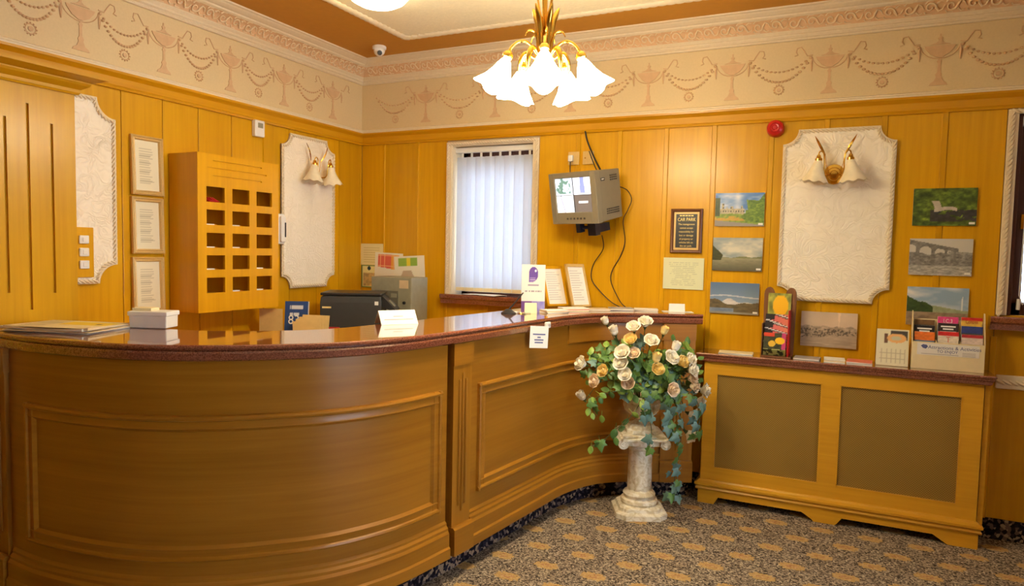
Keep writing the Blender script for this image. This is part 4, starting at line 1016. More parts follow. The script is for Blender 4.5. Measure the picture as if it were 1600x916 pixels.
for nm, w_, h_, x, y, z, fn, rt, lb in (('paper_notice', .225, .172, .110, -.0085, 1.404, cream_notice, 0, 'cream typed notice, topmost in the back corner'),
        ('paper_notice', .15, .18, .085, -.009, 1.222, badge, 0, 'small bordered notice with dark round badge in the back corner'),
        ('paper_map', .27, .20, .275, -.0105, 1.305, map_red, .03, 'red and orange plan pinned above the grey safe'),
        ('paper_map', .285, .21, .485, -.0125, 1.275, map_green, -.06, 'green and yellow plan pinned above the grey safe')):
    tag(printed(nm, w_, h_, 40, 36, fn, None, (x, y, z), (0, rt, 0), 'rough_print'), lb, 'notice')

# ------------------------------------------------------------------ pedestal, urn and flowers
FX, FY = 2.515, -.575
FR = math.radians(25.6)                    # turned to face the lobby
pd = thing('stone_pedestal', 'aged cream stone column pedestal on the carpet in front of counter', 'pedestal', (FX, FY, 0), FR)
def octo(hw, c): return [(hw, -hw + c), (hw, hw - c), (hw - c, hw), (-hw + c, hw), (-hw, hw - c), (-hw, -hw + c), (-hw + c, -hw), (hw - c, -hw)]
def octstack(lv):
    return MB().loft([[(x, y, z) for x, y in octo(hw, c)] for hw, c, z in lv])
octstack([(.150, .05, 0), (.150, .05, .030), (.142, .047, .036), (.128, .043, .040), (.124, .042, .058), (.115, .04, .064)]).build('plinth', 'marble', pd, bevel=.002)
MB().lathe([(.09, .060), (.105, .064), (.110, .078), (.106, .092), (.090, .098), (.088, .106), (.094, .112), (.096, .122), (.090, .132), (.074, .142), (.070, .150)], 32).build('base_rings', 'marble', pd, smooth=35)
fl = 16
def flu(r, z, a): return r * (1 - .05 * (.5 + .5 * math.cos(8 * a)) ** 2), z
MB().lathe([(.072, .145), (.071, .25), (.069, .395)], 64, wob=flu).build('fluted_shaft', 'marble', pd, smooth=40)
MB().lathe([(.070, .388), (.080, .394), (.082, .402), (.074, .410), (.085, .422), (.10, .432), (.10, .44)], 32).build('necking', 'marble', pd, smooth=35)
b = MB(); b.extz(octo(.138, .012), .462, .478); b.extz(octo(.125, .01), .478, .492); b.box(-.105, .105, -.115, .115, .43, .463); b.build('abacus', 'marble', pd, bevel=.003)
for s in (-1, 1):
    v = MB().tube([(s * .122, -.128, .445), (s * .122, .128, .445)], lambda t: .024 + .006 * abs(2 * t - 1) ** 2, 18).build('volute', 'marble', pd, smooth=40)
    MB().tube([(s * .122 + .018 * (1 - i / 26) * math.cos(i * .55), -.131, .445 + .018 * (1 - i / 26) * math.sin(i * .55)) for i in range(24)], .004, 6).build('scroll', 'marble', v, smooth=40)
    MB().lathe([(.0005, .006), (.008, .004), (.010, 0)], 14).xf(Matrix.Translation((s * .122, -.129, .445)) @ Matrix.Rotation(PI / 2, 4, 'X')).build('eye', 'marble', v, smooth=40)
ur = thing('urn_planter', 'squat cream stone urn on top of the pedestal', 'urn', (FX, FY, .4925), FR)
b = octstack([(.092, .03, 0), (.092, .03, .022), (.08, .028, .028), (.072, .026, .045), (.06, .022, .05)]); b.build('foot_plinth', 'marble', ur, bevel=.002)
def lob(r, z, a): return r * (1 + .035 * math.cos(12 * a) * max(0, 1 - abs(z - .15) / .07)), z
MB().lathe([(.0005, .046), (.058, .048), (.05, .058), (.036, .068), (.034, .078), (.046, .086), (.07, .10), (.098, .13), (.108, .16), (.106, .178), (.118, .19), (.128, .205), (.132, .214), (.128, .222), (.116, .222), (.108, .205), (.0005, .200)], 48, wob=lob).build('bowl', 'marble', ur, smooth=45)

fa = thing('flower_arrangement', 'arrangement of cream and yellow silk roses with trailing ivy in urn', 'flowers', (FX, FY, .70), FR)
def rose_mesh(mt, openness=1.0, name='rose'):
    b = MB(); rnd = random.Random(int(openness * 100))
    for ring, (n_, r0_, h_, flare) in enumerate(((3, .006, .040, .001), (4, .012, .042, .003), (5, .018, .040, .006), (6, .022, .033, .011))):
        if openness < .6 and ring == 3: continue
        for k in range(n_):
            a0 = 2 * PI * k / n_ + ring * .6; wd = 1.25 * 2 * PI / n_ / 2 + .12; G = []
            for i in range(5):
                t = i / 4; row = []
                for j in range(5):
                    s = -1 + j / 2
                    rr = r0_ * (.35 + .65 * math.sin(min(1, t * 1.6) * PI / 2)) + flare * openness * t ** 2.2 * (1 + .1 * math.cos(3 * a0))
                    ww = wd * (.45 + .55 * math.sin(PI * (.18 + .66 * t)))
                    z = h_ * (t - .12 * t * abs(s) ** 2 * 1.5) - .010 - .006 * max(0, t - .8) * 5 * openness * (ring > 1)
                    row.append(((rr) * math.cos(a0 + s * ww), rr * math.sin(a0 + s * ww), z))
                G.append(row)
            k0 = len(b.v)
            for row in G: b.v += row
            for i in range(4):
                for j in range(4): b.f.append((k0 + i * 5 + j, k0 + i * 5 + j + 1, k0 + (i + 1) * 5 + j + 1, k0 + (i + 1) * 5 + j))
    b.lathe([(.0005, -.014), (.010, -.012), (.016, -.004), (.018, .008), (.0005, .026)], 10)
    return b.mesh(name, mt, 70)
RM = {'w': rose_mesh('rose', 1.0), 'y': rose_mesh('rosey', .7), 'p': rose_mesh('rosep', .9), 'b': rose_mesh('rose', .35, 'rosebud'), 'yb': rose_mesh('rosey', .4, 'rosebud')}
cal = MB().tube([(0, 0, -.008), (0, 0, -.03)], lambda t: .011 * (1 - .7 * t), 8).mesh('calyx', 'stem', 50)
def ivy_mesh(mt, name, pts):
    b = MB(); n_ = len(pts)
    b.v = [(0, .012, .002)] + [(x, y, -.004 - .22 * abs(x) * abs(x) / .03 - .10 * max(0, y - .02)) for x, y in pts]
    b.f = [(0, i + 1, (i + 1) % n_ + 1) for i in range(n_)]
    b.tube([(0, -.03, -.006), (0, -.012, -.003), (0, .004, .0)], .0012, 4)
    return b.mesh(name, mt, 80)
ivy = [(0, -.004), (.016, -.012), (.030, -.004), (.024, .008), (.034, .022), (.018, .024), (.012, .036), (0, .056), (-.012, .036), (-.018, .024), (-.034, .022), (-.024, .008), (-.030, -.004), (-.016, -.012)]
oval = [(0, -.002), (.010, .004), (.017, .016), (.018, .028), (.011, .042), (0, .052), (-.011, .042), (-.018, .028), (-.017, .016), (-.010, .004)]
LM = [ivy_mesh('leaf', 'ivy_leaf', ivy), ivy_mesh('leaf2', 'ivy_leaf', ivy), ivy_mesh('leaf3', 'rose_leaf', oval), ivy_mesh('leaf', 'rose_leaf', oval)]
rnd = random.Random(3)
roses = [(-.368, .901, 'w'), (-.291, .811, 'p'), (-.235, 1.142, 'b'), (-.195, 1.095, 'b'), (-.086, 1.12, 'w'), (-.015, 1.145, 'w'), (.01, 1.045, 'w'), (.087, 1.101, 'yb'), (.149, 1.014, 'b'),
         (-.148, .979, 'w'), (-.086, .976, 'p'), (-.154, .92, 'w'), (-.133, .861, 'w'), (-.111, .811, 'p'), (-.247, .87, 'y'), (.044, .892, 'y'), (.131, .779, 'p'), (-.105, 1.051, 'y'), (.236, .945, 'w'),
         (.242, .889, 'w'), (.249, .839, 'p'), (.264, .792, 'p'), (.335, .761, 'w'), (.118, .957, 'w'), (.038, .951, 'yb'), (.184, .932, 'y'), (-.355, .692, 'b'), (.29, .602, 'w'), (.285, .482, 'w'), (.33, .677, 'w')]
def depth(x, z):
    e = 1 - (x / .42) ** 2 - ((z - .88) / .34) ** 2
    return -.19 * math.sqrt(max(e, .02))
for i, (x, z, k) in enumerate(roses):
    y = depth(x, z) + rnd.uniform(-.01, .02); zz = z - .70
    d = Vector((x * 1.1, y * 1.2 - .06, (z - .80) * .9 + .06)).normalized()
    if k in ('b', 'yb'): d = Vector((x * .7, -.1, .35)).normalized()
    q = d.to_track_quat('Z', 'Y').to_euler()
    sc_ = {'w': 1.36, 'p': 1.26, 'y': 1.2, 'b': 1.2, 'yb': 1.2}[k] * rnd.uniform(.92, 1.12)
    r_ = link('rosebud' if k in ('b', 'yb') else 'rose', RM[k], fa, (x, y, zz), q, scale=sc_)
    link('calyx', cal, r_)
    root = Vector((x * .12, .0, -.03)); e = Vector((x, y, zz)) - d * .03
    MB().tube(catmull([root, root.lerp(e, .5) + Vector((0, .02, .05 if z > .75 else .16)), e], 5), .0025, 5).build('stem', 'stem', fa, smooth=50)
def leaf_at(x, y, z, kind, s=1.0, droop=0.):
    d = Vector((x * .8 + rnd.uniform(-.35, .35), -.55 + rnd.uniform(-.3, .2), .45 + rnd.uniform(-.35, .35) - droop)).normalized()    # blade normal
    q = d.to_track_quat('Z', 'Y').to_matrix().to_4x4() @ Matrix.Rotation(rnd.uniform(-.9, .9) + PI * (1 if droop else 0) + (0 if x == 0 else -math.copysign(.6, x)), 4, 'Z')
    link(LM[kind].name.split('.')[0], LM[kind], fa, (x, y, z - .70), q.to_euler(), scale=s)
cnt = 0
while cnt < 215:                                # the leafy dome
    x = rnd.gauss(-.01, .19); z = rnd.gauss(.87, .085)
    if (x / .36) ** 2 + ((z - .86) / .22) ** 2 > 1 or z < .72 + .0 * abs(x): continue
    f = rnd.uniform(.45, .92)
    leaf_at(x, depth(x, z) * f + .01, z, rnd.choice((0, 0, 2, 2, 3, 1) if x < .12 else (0, 1, 1, 3, 2)), rnd.uniform(.8, 1.25)); cnt += 1
for i in range(26):                             # leaves spilling over the urn rim
    x = rnd.uniform(-.14, .22); leaf_at(x, -.10 - .07 * rnd.random() * (1 - abs(x) * 3), rnd.uniform(.71, .80), rnd.choice((0, 2, 3, 1)), rnd.uniform(.9, 1.25), .3)
for i in range(22):                             # leaves on the far side of the dome
    a = rnd.uniform(.2, PI - .2); x = .26 * math.cos(a); leaf_at(x, .03 + .12 * math.sin(a), rnd.uniform(.74, .98), rnd.choice((0, 2, 3)), 1.0)
def trail(pts, n_, kinds, s=(.7, 1.05), spread=.035):
    c = catmull(pts, 8); MB().tube([Vector(q) - Vector((0, 0, .70)) for q in c], .0022, 5).build('stem', 'stem', fa, smooth=50)
    for i in range(n_):
        q = c[int((i + .5) / n_ * (len(c) - 1))]
        leaf_at(q.x + rnd.uniform(-spread, spread), q.y - .012 + rnd.uniform(-.01, .01), q.z + rnd.uniform(-.015, .015), rnd.choice(kinds), rnd.uniform(*s), .5)
trail([(.08, -.10, .76), (.15, -.17, .72), (.185, -.18, .60), (.195, -.17, .46), (.175, -.165, .32), (.165, -.16, .20), (.170, -.155, .165)], 26, (1, 1, 0), (.7, 1.05))
trail([(.06, -.10, .75), (.11, -.19, .70), (.13, -.20, .60), (.15, -.20, .50)], 14, (1, 1, 0), (.9, 1.2))
trail([(.16, -.06, .78), (.27, -.12, .74), (.31, -.12, .62), (.29, -.12, .50)], 14, (0, 1, 1, 2), (.8, 1.1))
trail([(0, -.10, .76), (.01, -.18, .70), (.02, -.19, .62)], 6, (1, 0), (.8, 1.1))
trail([(-.08, -.1, .76), (-.24, -.14, .74), (-.31, -.12, .68), (-.285, -.12, .60)], 14, (0, 2, 3), (.75, 1.05))
trail([(-.03, -.14, .70), (-.10, -.17, .61), (-.18, -.17, .54), (-.25, -.16, .47), (-.31, -.16, .44)], 9, (0, 3, 2), (.9, 1.3), .025)
trail([(.0, -.15, .68), (.02, -.195, .55), (.01, -.20, .46), (-.005, -.20, .42)], 3, (0, 0, 1), (.8, 1.1), .02)

# ------------------------------------------------------------------ things on the radiator shelf
def sheet(name, label, cat, w_, h_, fn, loc, rot, parent=None, nx=30, ny=40, thick=.004, group=None, mt='rough_print', edge='paper'):
    t = thing(name, label, cat, loc, rot=rot, group=group)
    bx('pages', edge, t, -w_ / 2, w_ / 2, .0004, thick, 0, h_)
    printed('cover', w_, h_, nx, ny, fn, t, mt=mt); return t
LH = (3.215, -.150, ZRAD)
lh = thing('leaflet_holder', 'arched dark wooden leaflet holder with a red side on radiator shelf', 'leaflet holder', LH, rot=(0, 0, -.06))
arch = [(-.085, .0), (.085, 0), (.092, .30)] + [(.062 + .030 * math.cos(a), .372 + .045 * math.sin(a)) for a in np.linspace(0, PI * .8, 7)] + [(.02, .345), (-.02, .345)] + [(-.062 + .030 * math.cos(a), .372 + .045 * math.sin(a)) for a in np.linspace(PI * .2, PI, 7)] + [(-.092, .30)]
MB().ext(arch, .060, .040).build('arched_back', 'barkwood', lh, bevel=.004)
bx('base_board', 'barkwood', lh, -.085, .085, -.05, .04, 0, .010); bx('red_side', 'redp', lh, .062, .068, -.045, .04, .010, .285); bx('side', 'barkwood', lh, -.085, -.080, -.04, .04, .010, .20)
for i, y in enumerate((-.046, -.012, .020)): bx('pocket_front', 'glass', lh, -.08, .062, y - .001, y + .001, .01, .05 + .07 * i)
def lemon(U, V):
    n_ = fbm(U * 9, V * 12, 91); o = [34 + 50 * n_, 36 + 50 * n_, 26 + 20 * n_]
    o = sel((V < .3) & (fbm(U * 6, V * 9, 93) > .5), [190, 196, 120], o); o = sel((((U - .38) / .16) ** 2 + ((V - .52) / .14) ** 2) < 1, [232, 186, 60], o)
    o = sel((U > .82) & (V > .3), [200, 60, 120], o); o = sel((V > .84) & (U < .5), [220, 70, 40], o)
    return sel((((U - .74) / .22) ** 2 + ((V - .66) / .15) ** 2) < 1, [250, 196, 20], o)
def pinky(U, V):
    o = [226 + 0 * U, 96 + 40 * U, 110 + 0 * U]; W_ = np.mod(V * 4.6, 1.0); k = W_ - (.95 - .8 * U); o = sel(np.abs(k) < .16, [32, 28, 30], o); o = sel(np.abs(k - .04) < .06, [240, 236, 236], o); return sel((k < -.16) & (U < .4), [40, 34, 34], o)
def greeny(U, V):
    n_ = fbm(U * 10, V * 12, 95); o = [90 + 120 * n_, 96 + 110 * n_, 40 + 50 * n_]; o = sel((((U - .5) / .25) ** 2 + ((V - .35) / .16) ** 2) < 1, [206, 206, 40], o)
    return sel((((U - .55) / .34) ** 2 + ((V - .80) / .17) ** 2) < 1, [250, 190, 20], o)
R0 = Matrix.Rotation(-.06, 4, 'Z')
def inlh(x, y, z): v = Matrix.Translation(LH) @ R0 @ Vector((x, y, z)); return tuple(v)
sheet('leaflet', 'dark leaflet with a lemon, lowest in the arched holder', 'leaflet', .125, .135, lemon, inlh(-.010, -.042, .0115), (-.10, 0, -.06), group='leaflets in the arched holder')
sheet('leaflet', 'pink and black striped leaflet, second from bottom in arched holder', 'leaflet', .135, .19, pinky, inlh(-.010, -.026, .0115), (-.10, 0, -.06), group='leaflets in the arched holder')
sheet('leaflet', 'pink and black striped leaflet, third from bottom in arched holder', 'leaflet', .135, .245, pinky, inlh(-.006, -.008, .0115), (-.10, 0, -.06), group='leaflets in the arched holder')
sheet('leaflet', 'green leaflet with yellow disc, topmost in arched holder', 'leaflet', .13, .37, greeny, inlh(.0, .012, .0115), (-.05, 0, -.06), group='leaflets in the arched holder')
# flat leaflets
def flat_pile(label, x, y, w_, d_, n_, mats, z=ZRAD, rz=0., name='leaflet_pile'):
    t = thing(name, label, 'leaflets', (x, y, z), rz)
    for i in range(n_):
        a = rnd.uniform(-.05, .05); c, s = math.cos(a), math.sin(a); k = i * .0042
        b = MB().box(-w_ / 2, w_ / 2, -d_ / 2, d_ / 2, k, k + .004); b.xf(Matrix.Rotation(a, 4, 'Z')); b.build('leaflet', mats[i % len(mats)], t)
    return t
M['pinkcard'] = plain('salmon_card', (222, 120, 92), .6); M['greycard'] = plain('grey_card', (170, 160, 152), .6); M['tancard'] = plain('tan_card', (214, 190, 150), .6)
flat_pile('thin white leaflets left of the arched holder on the radiator shelf', 2.98, -.14, .20, .10, 2, ['paper', 'cream'], rz=.05)
flat_pile('grey leaflet pile right of the arched holder', 3.385, -.155, .14, .11, 3, ['greycard', 'paper'], rz=-.05)
flat_pile('peach leaflet pile below the sepia photograph', 3.53, -.150, .11, .12, 4, ['paper', 'cream', 'tancard'], rz=.04)
flat_pile('salmon-topped leaflet pile beside the calendar', 3.66, -.155, .13, .12, 4, ['paper', 'greycard', 'paper', 'pinkcard'], rz=-.04)
def cal_fn(U, V):
    o = [228 + 0 * U, 220 + 0 * U, 186 + 0 * U]
    e = (((U - .62) / .30) ** 2 + ((V - .76) / .13) ** 2) < 1; o = sel(e, [232, 176, 110], o); o = sel((((U - .60) / .16) ** 2 + ((V - .76) / .06) ** 2) < 1, [200, 196, 160], o)
    o = sel((V > .80 + .25 * (.6 - U)) & (V < .96) & (U > .42) & (U < .97) & ~e, [72, 66, 60], o); o = sel((np.abs(U - .30) < .06) & (np.abs(V - .74) < .13) & ~e, [110, 76, 56], o)
    g = (V < .46) & (V > .08) & (U > .1) & (U < .9) & ((np.sin(U * 44) > .86) | (np.sin(V * 40) > .86)); return sel(g, [196, 184, 152], o)
t = thing('desk_calendar', 'small pale tent calendar with orange picture beside the leaflet box', 'calendar', (3.823, -.115, ZRAD), rot=(0, 0, .0))
printed('front_page', .160, .205, 36, 46, cal_fn, t, (0, -.034, .001), (-.16, 0, 0), 'rough_print')
b = MB().loft([[(x, -.033, .001), (x, .001, .204), (x, .003, .204), (x, .036, .001), (x, .033, .001), (x, .001, .198), (x, -.030, .001)] for x in (-.08, .08)]); b.build('tent_card', 'cream', t)
# display box of leaflets
BXX = (3.918, 4.256); BY0, BY1 = -.150, -.055
lb = thing('leaflet_box', 'cream cardboard leaflet box reading Attractions and Activities to enjoy', 'leaflet box', ((BXX[0] + BXX[1]) / 2, 0, ZRAD))
hw = (BXX[1] - BXX[0]) / 2
bx('front_panel', 'cream', lb, -hw, hw, BY0 - .003, BY0, 0, .150); bx('back_panel', 'cream', lb, -hw, hw, BY1, BY1 + .003, 0, .27); bx('base_panel', 'cream', lb, -hw, hw, BY0, BY1, 0, .003)
for s in (-1, 1): MB().loft([[(s * hw - .0015, y, z) for y, z in ((BY0, 0), (BY1, 0), (BY1, .315), (BY1 - .03, .315), (BY0, .15))], [(s * hw + .0015, y, z) for y, z in ((BY0, 0), (BY1, 0), (BY1, .315), (BY1 - .03, .315), (BY0, .15))]]).build('side_panel', 'cream', lb)
for x in (-.055, .058): bx('divider', 'cream', lb, x - .001, x + .001, BY0, BY1, .003, .16)
q = bx('label_strip', 'white', lb, -.145, .145, BY0 - .0042, BY0 - .003, .078, .143)
text('lettering', 'Attractions & Activities', .026, 'blueink', q, (.030, BY0 - .0046, .122)); text('lettering', 'TO ENJOY', .021, 'blueink', q, (-.002, BY0 - .0046, .101))
for i in range(4): bx('fine_print', 'greycard', q, .068, .128, BY0 - .0045, BY0 - .0042, .082 + i * .006, .084 + i * .006)
bx('fine_print', 'greycard', q, -.125, .05, BY0 - .0045, BY0 - .0042, .084, .0865)
MB().ext([(-.128, .128), (-.118, .136), (-.10, .134), (-.094, .124), (-.104, .112), (-.118, .116)], BY0 - .0042, BY0 - .005).build('emblem', 'blueink', q)
def band(*bands):
    """horizontal colour bands from the top: (height fraction from top, colour)"""
    def fn(U, V):
        o = [bands[-1][1][i] + 0 * U for i in range(3)]
        for lim, c in bands[::-1]: o = sel((1 - V) < lim, c, o)
        n_ = noise2(U * 9, V * 30, 13); return [x * (.9 + .16 * n_) for x in o]
    return fn
cols3 = (-.110, .002, .113)
LF = [(0, 2, .262, band((.10, (120, 86, 50)), (.22, (44, 40, 34)), (1, (60, 52, 44))), 'brown and black leaflet at the back of the left stack in leaflet box', None),
      (0, 1, .232, band((.16, (38, 34, 40)), (.55, (86, 74, 92)), (1, (70, 60, 74))), 'dark purple leaflet in the left stack of the leaflet box', ('=', 'whiteink')),
      (0, 0, .198, band((.24, (238, 122, 40)), (1, (90, 130, 160))), 'orange leaflet at the front of the left stack in leaflet box', None),
      (1, 2, .284, band((.16, (226, 70, 140)), (1, (40, 30, 36))), 'bright pink leaflet at the back of the middle stack in leaflet box', ('I.C.3', 'whiteink')),
      (1, 1, .250, band((.28, (52, 40, 44)), (1, (40, 34, 36))), 'black leaflet with white lettering in the middle stack of leaflet box', ('=', 'whiteink')),
      (1, 0, .206, band((.10, (216, 40, 40)), (1, (236, 224, 204))), 'white leaflet with red top at front of middle stack in leaflet box', ('T', 'pinkcard')),
      (2, 2, .286, band((.07, (214, 40, 36)), (.3, (236, 196, 80)), (1, (220, 90, 50))), 'red and yellow leaflet at the back of the right stack in leaflet box', ('Control', 'redp')),
      (2, 1, .240, band((.16, (50, 66, 140)), (.40, (92, 84, 62)), (1, (150, 120, 80))), 'blue-topped leaflet in the right stack of the leaflet box', None),
      (2, 0, .196, band((.08, (200, 50, 60)), (.70, (234, 216, 204)), (1, (150, 140, 90))), 'pale leaflet with red edge at front of right stack in leaflet box', None)]
for c_, r_, h_, fn, lab, tx in LF:
    t = sheet('leaflet', lab, 'leaflet', .098, h_, fn, ((BXX[0] + BXX[1]) / 2 + cols3[c_], BY0 + .018 + r_ * .024, ZRAD + .004), (-.05, 0, 0), thick=.010, group='leaflets in the cardboard box')
    if tx and tx[0] == '=':
        for k_, (w_, z_) in enumerate(((.07, .022), (.05, .036), (.076, .052))): bx('print_line', tx[1], t, -w_ / 2, w_ / 2, -.0012, -.0006, h_ - z_, h_ - z_ + .008)
    elif tx: text('lettering', tx[0], .030 if tx[0] != 'T' else .045, tx[1], t, (0, -.0006, h_ - (.024 if tx[0] != 'T' else .045)), sx=.6 if len(tx[0]) > 5 else .8)

# ------------------------------------------------------------------ things on the granite worktop
def news_fn(U, V):
    n_ = fbm(U * 14, V * 14, 101); o = [214 + 20 * n_, 196 + 20 * n_, 150 + 20 * n_]
    o = sel((U > .36) & (V > .45) & (V < .86), [232, 200, 40], o); o = sel((np.sin(V * 70) > .3) & (U < .34), [170, 156, 120], o); return sel((((U - .84) / .04) ** 2 + ((V - .6) / .05) ** 2) < 1, [60, 30, 24], o)
t = thing('newspaper', 'folded newspaper with yellow advert lying at the counter end by the pier', 'newspaper', (.60, -2.745, ZT), .30)
for i, (dx, dy, a, wz) in enumerate(((0, 0, 0, .40), (.012, -.008, .04, .39), (-.01, .006, -.03, .385), (.006, .004, .02, .38))):
    b = MB(); k = .003 + i * .0045
    b.loft([[(x, -.13, k + .010 * abs(x / .2) ** 3 * (i > 1)), (x, .13, k + .004 * abs(x / .2) ** 3), (x, .13, k - .002), (x, -.13, k - .002)] for x in np.linspace(-wz / 2, wz / 2, 9)])
    b.xf(Matrix.Translation((dx, dy, 0)) @ Matrix.Rotation(a, 4, 'Z')); b.build('pages', 'tancard' if i % 2 else 'paper', t)
printed('front_page', .36, .245, 50, 36, news_fn, t, (.006, -.1225, .0215), (-PI / 2, 0, 0), 'rough_print')
t = thing('plastic_tub', 'cream plastic tub with lid and card on top beside the newspaper', 'tub', (.815, -2.500, ZT), .40)
MB().loft([[(-x, -y, z), (x, -y, z), (x, y, z), (-x, y, z)] for x, y, z in ((.080, .045, 0), (.083, .048, .004), (.084, .049, .056))]).build('tub_body', 'white', t, bevel=.004)
bx('lid', 'white', t, -.089, .089, -.054, .054, .054, .074, bevel=.004); bx('card', 'cream', t, -.085, .0, -.02, .045, .074, .086)
t = thing('tent_card', 'white folded tent card standing on the worktop before the printer', 'card', (1.572, -1.735, ZT), .98)
MB().loft([[(x, -.05, 0), (x, 0, .066), (x, .05, 0), (x, .047, 0), (x, 0, .062), (x, -.047, 0)] for x in (-.095, .095)]).build('folded_card', 'paper', t)
for i, (w_, z) in enumerate(((.05, .036), (.15, .022))): MB().box(-w_ / 2, w_ / 2, -.0006, 0, 0, .004).xf(Matrix.Translation((0, -.05 + z * .757 - .001, z)) @ Matrix.Rotation(-.65, 4, 'X')).build('print_line', 'greycard', t)
t = thing('pen_stand', 'black desk pen standing in its base on the worktop', 'pen', (1.785, -.905, ZT), .5)
MB().lathe([(.0005, .0), (.045, .0), (.044, .006), (.028, .016), (.016, .026), (.0005, .028)], 20).build('base', 'blackp', t, smooth=40)
MB().tube([(.0, 0, .022), (.045, 0, .075), (.085, .0, .125)], lambda k: .0055 - .002 * k, 8).build('pen', 'blackp', t, smooth=50)
t = thing('key_bunch', 'small bunch of keys lying beside the pen stand', 'keys', (1.845, -.865, ZT), .3)
MB().tube([(.018 * math.cos(a), .018 * math.sin(a), .003) for a in np.linspace(0, 2 * PI, 18)], .002, 6).build('ring', 'brass', t)
for a in (0.2, 1.2, -.9): MB().box(.016, .06, -.004, .004, .001, .005).xf(Matrix.Rotation(a, 4, 'Z')).build('key', 'safe', t)
bx('fob', 'white', t, -.055, -.02, -.012, .012, .0, .012, bevel=.003)
t = thing('tent_card', 'small cream tent card in front of the purple sign', 'card', (1.880, -.800, ZT), .5)
MB().loft([[(x, -.022, 0), (x, 0, .062), (x, .022, 0), (x, .019, 0), (x, 0, .056), (x, -.019, 0)] for x in (-.036, .036)]).build('folded_card', 'cream', t)
def purple_fn(U, V):
    o = [236 + 0 * U, 226 + 0 * U, 214 + 0 * U]; n_ = fbm(U * 8, V * 12, 111)
    o = sel(V < .22, sel(U < .46, [92 + 30 * n_, 58 + 20 * n_, 140], [112 + 50 * n_, 104 + 50 * n_, 196]), o)
    k = ((((U - .50) / .20) ** 2 + ((V - .80) / .155) ** 2) < 1) | ((U > .30) & (U < .52) & (V > .62) & (V < .80)); o = sel(k & (V > .62), [98, 66, 150], o)
    o = sel(k & (V > .64) & (V < .72) & (U > .34) & (U < .60) & (np.sin(V * 150) > 0), [190, 170, 214], o); o = sel((((U - .59) / .04) ** 2 + ((V - .87) / .025) ** 2) < 1, [240, 236, 240], o)
    o = sel((np.abs(V - .565) < .012) & (np.abs(U - .5) < .22), [150, 140, 160], o)
    return sel((np.abs(V - .43) < .016) & (np.abs(U - .5) < .34) & (noise2(U * 30, V * 0, 6) > .35), [150, 144, 150], o)
t = thing('purple_sign', 'upright white card sign with purple emblem on the worktop', 'sign', (1.850, -.700, ZT), .447)
bx('card_board', 'paper', t, -.072, .072, 0, .004, 0, .288); printed('print', .144, .288, 50, 92, purple_fn, t, (0, -.0006, 0), mt='rough_print')
MB().ext([(-.03, 0), (.03, 0), (.012, .16), (-.012, .16)], .004, .005).xf(Matrix.Rotation(-.25, 4, 'X')).build('strut', 'paper', t)
def cert(U, V):
    ln = (np.sin(V * 16 * 2 * PI) > .55) & (V > .1) & (V < .92) & (U > .1) & (U < .55 + .35 * noise2(np.floor(V * 16) * 2.3, 0 * V, 9)); return sel(ln, [184, 180, 176], [238 + 0 * U, 232 + 0 * U, 220 + 0 * U])
for lab, x, y, w_, h_, mt, rz in (('orange wooden framed menu leaning beside the purple sign', 1.845, -.27, .165, .282, 'oakk', .95), ('dark-topped framed menu leaning behind the orange one', 2.000, -.235, .150, .300, 'gold', .95)):
    t = thing('menu_frame', lab, 'menu', (x, y, ZT + .006), rot=(-.36, 0, rz))
    b = MB(); fwid = .014
    for e in ((-w_ / 2, -w_ / 2 + fwid, 0, h_), (w_ / 2 - fwid, w_ / 2, 0, h_), (-w_ / 2, w_ / 2, 0, fwid), (-w_ / 2, w_ / 2, h_ - .02, h_)): b.box(e[0], e[1], -.006, .008, e[2], e[3])
    b.build('frame', mt, t); printed('menu', w_ - .024, h_ - .03, 34, 64, cert, t, (0, -.001, .012), mt='rough_print')
    bx('easel_strut', 'darkwood', t, -.02, .02, .008, .012, .02, .2)
for lab, x, y, w_, d_, n_, ms, rz in (('white leaflets in front of the purple sign at the worktop bend', 1.975, -.66, .15, .10, 4, ['paper', 'cream', 'tancard'], .9), ('cream leaflet pile below the framed menus', 2.03, -.475, .17, .11, 5, ['cream', 'paper', 'pinkcard'], .7),
        ('fanned leaflets under the hanging monitor leads', 2.145, -.345, .14, .11, 3, ['tancard', 'paper'], .6), ('grey-edged papers under the monitor on the worktop', 2.265, -.230, .15, .11, 4, ['greycard', 'paper', 'cream'], .45), ('flat leaflets left of the small white card on worktop', 2.41, -.150, .15, .11, 3, ['paper', 'tancard'], .3)):
    flat_pile(lab, x, y, w_, d_, n_, ms, ZT, rz)
t = thing('tent_card', 'small white card standing at the wall end of the worktop', 'card', (2.60, -.110, ZT), .35)
MB().loft([[(x, -.018, 0), (x, 0, .052), (x, .018, 0), (x, .015, 0), (x, 0, .046), (x, -.015, 0)] for x in (-.05, .05)]).build('folded_card', 'paper', t); bx('base_sheet', 'paper', t, -.09, .10, -.05, .05, -.0002, .0018)
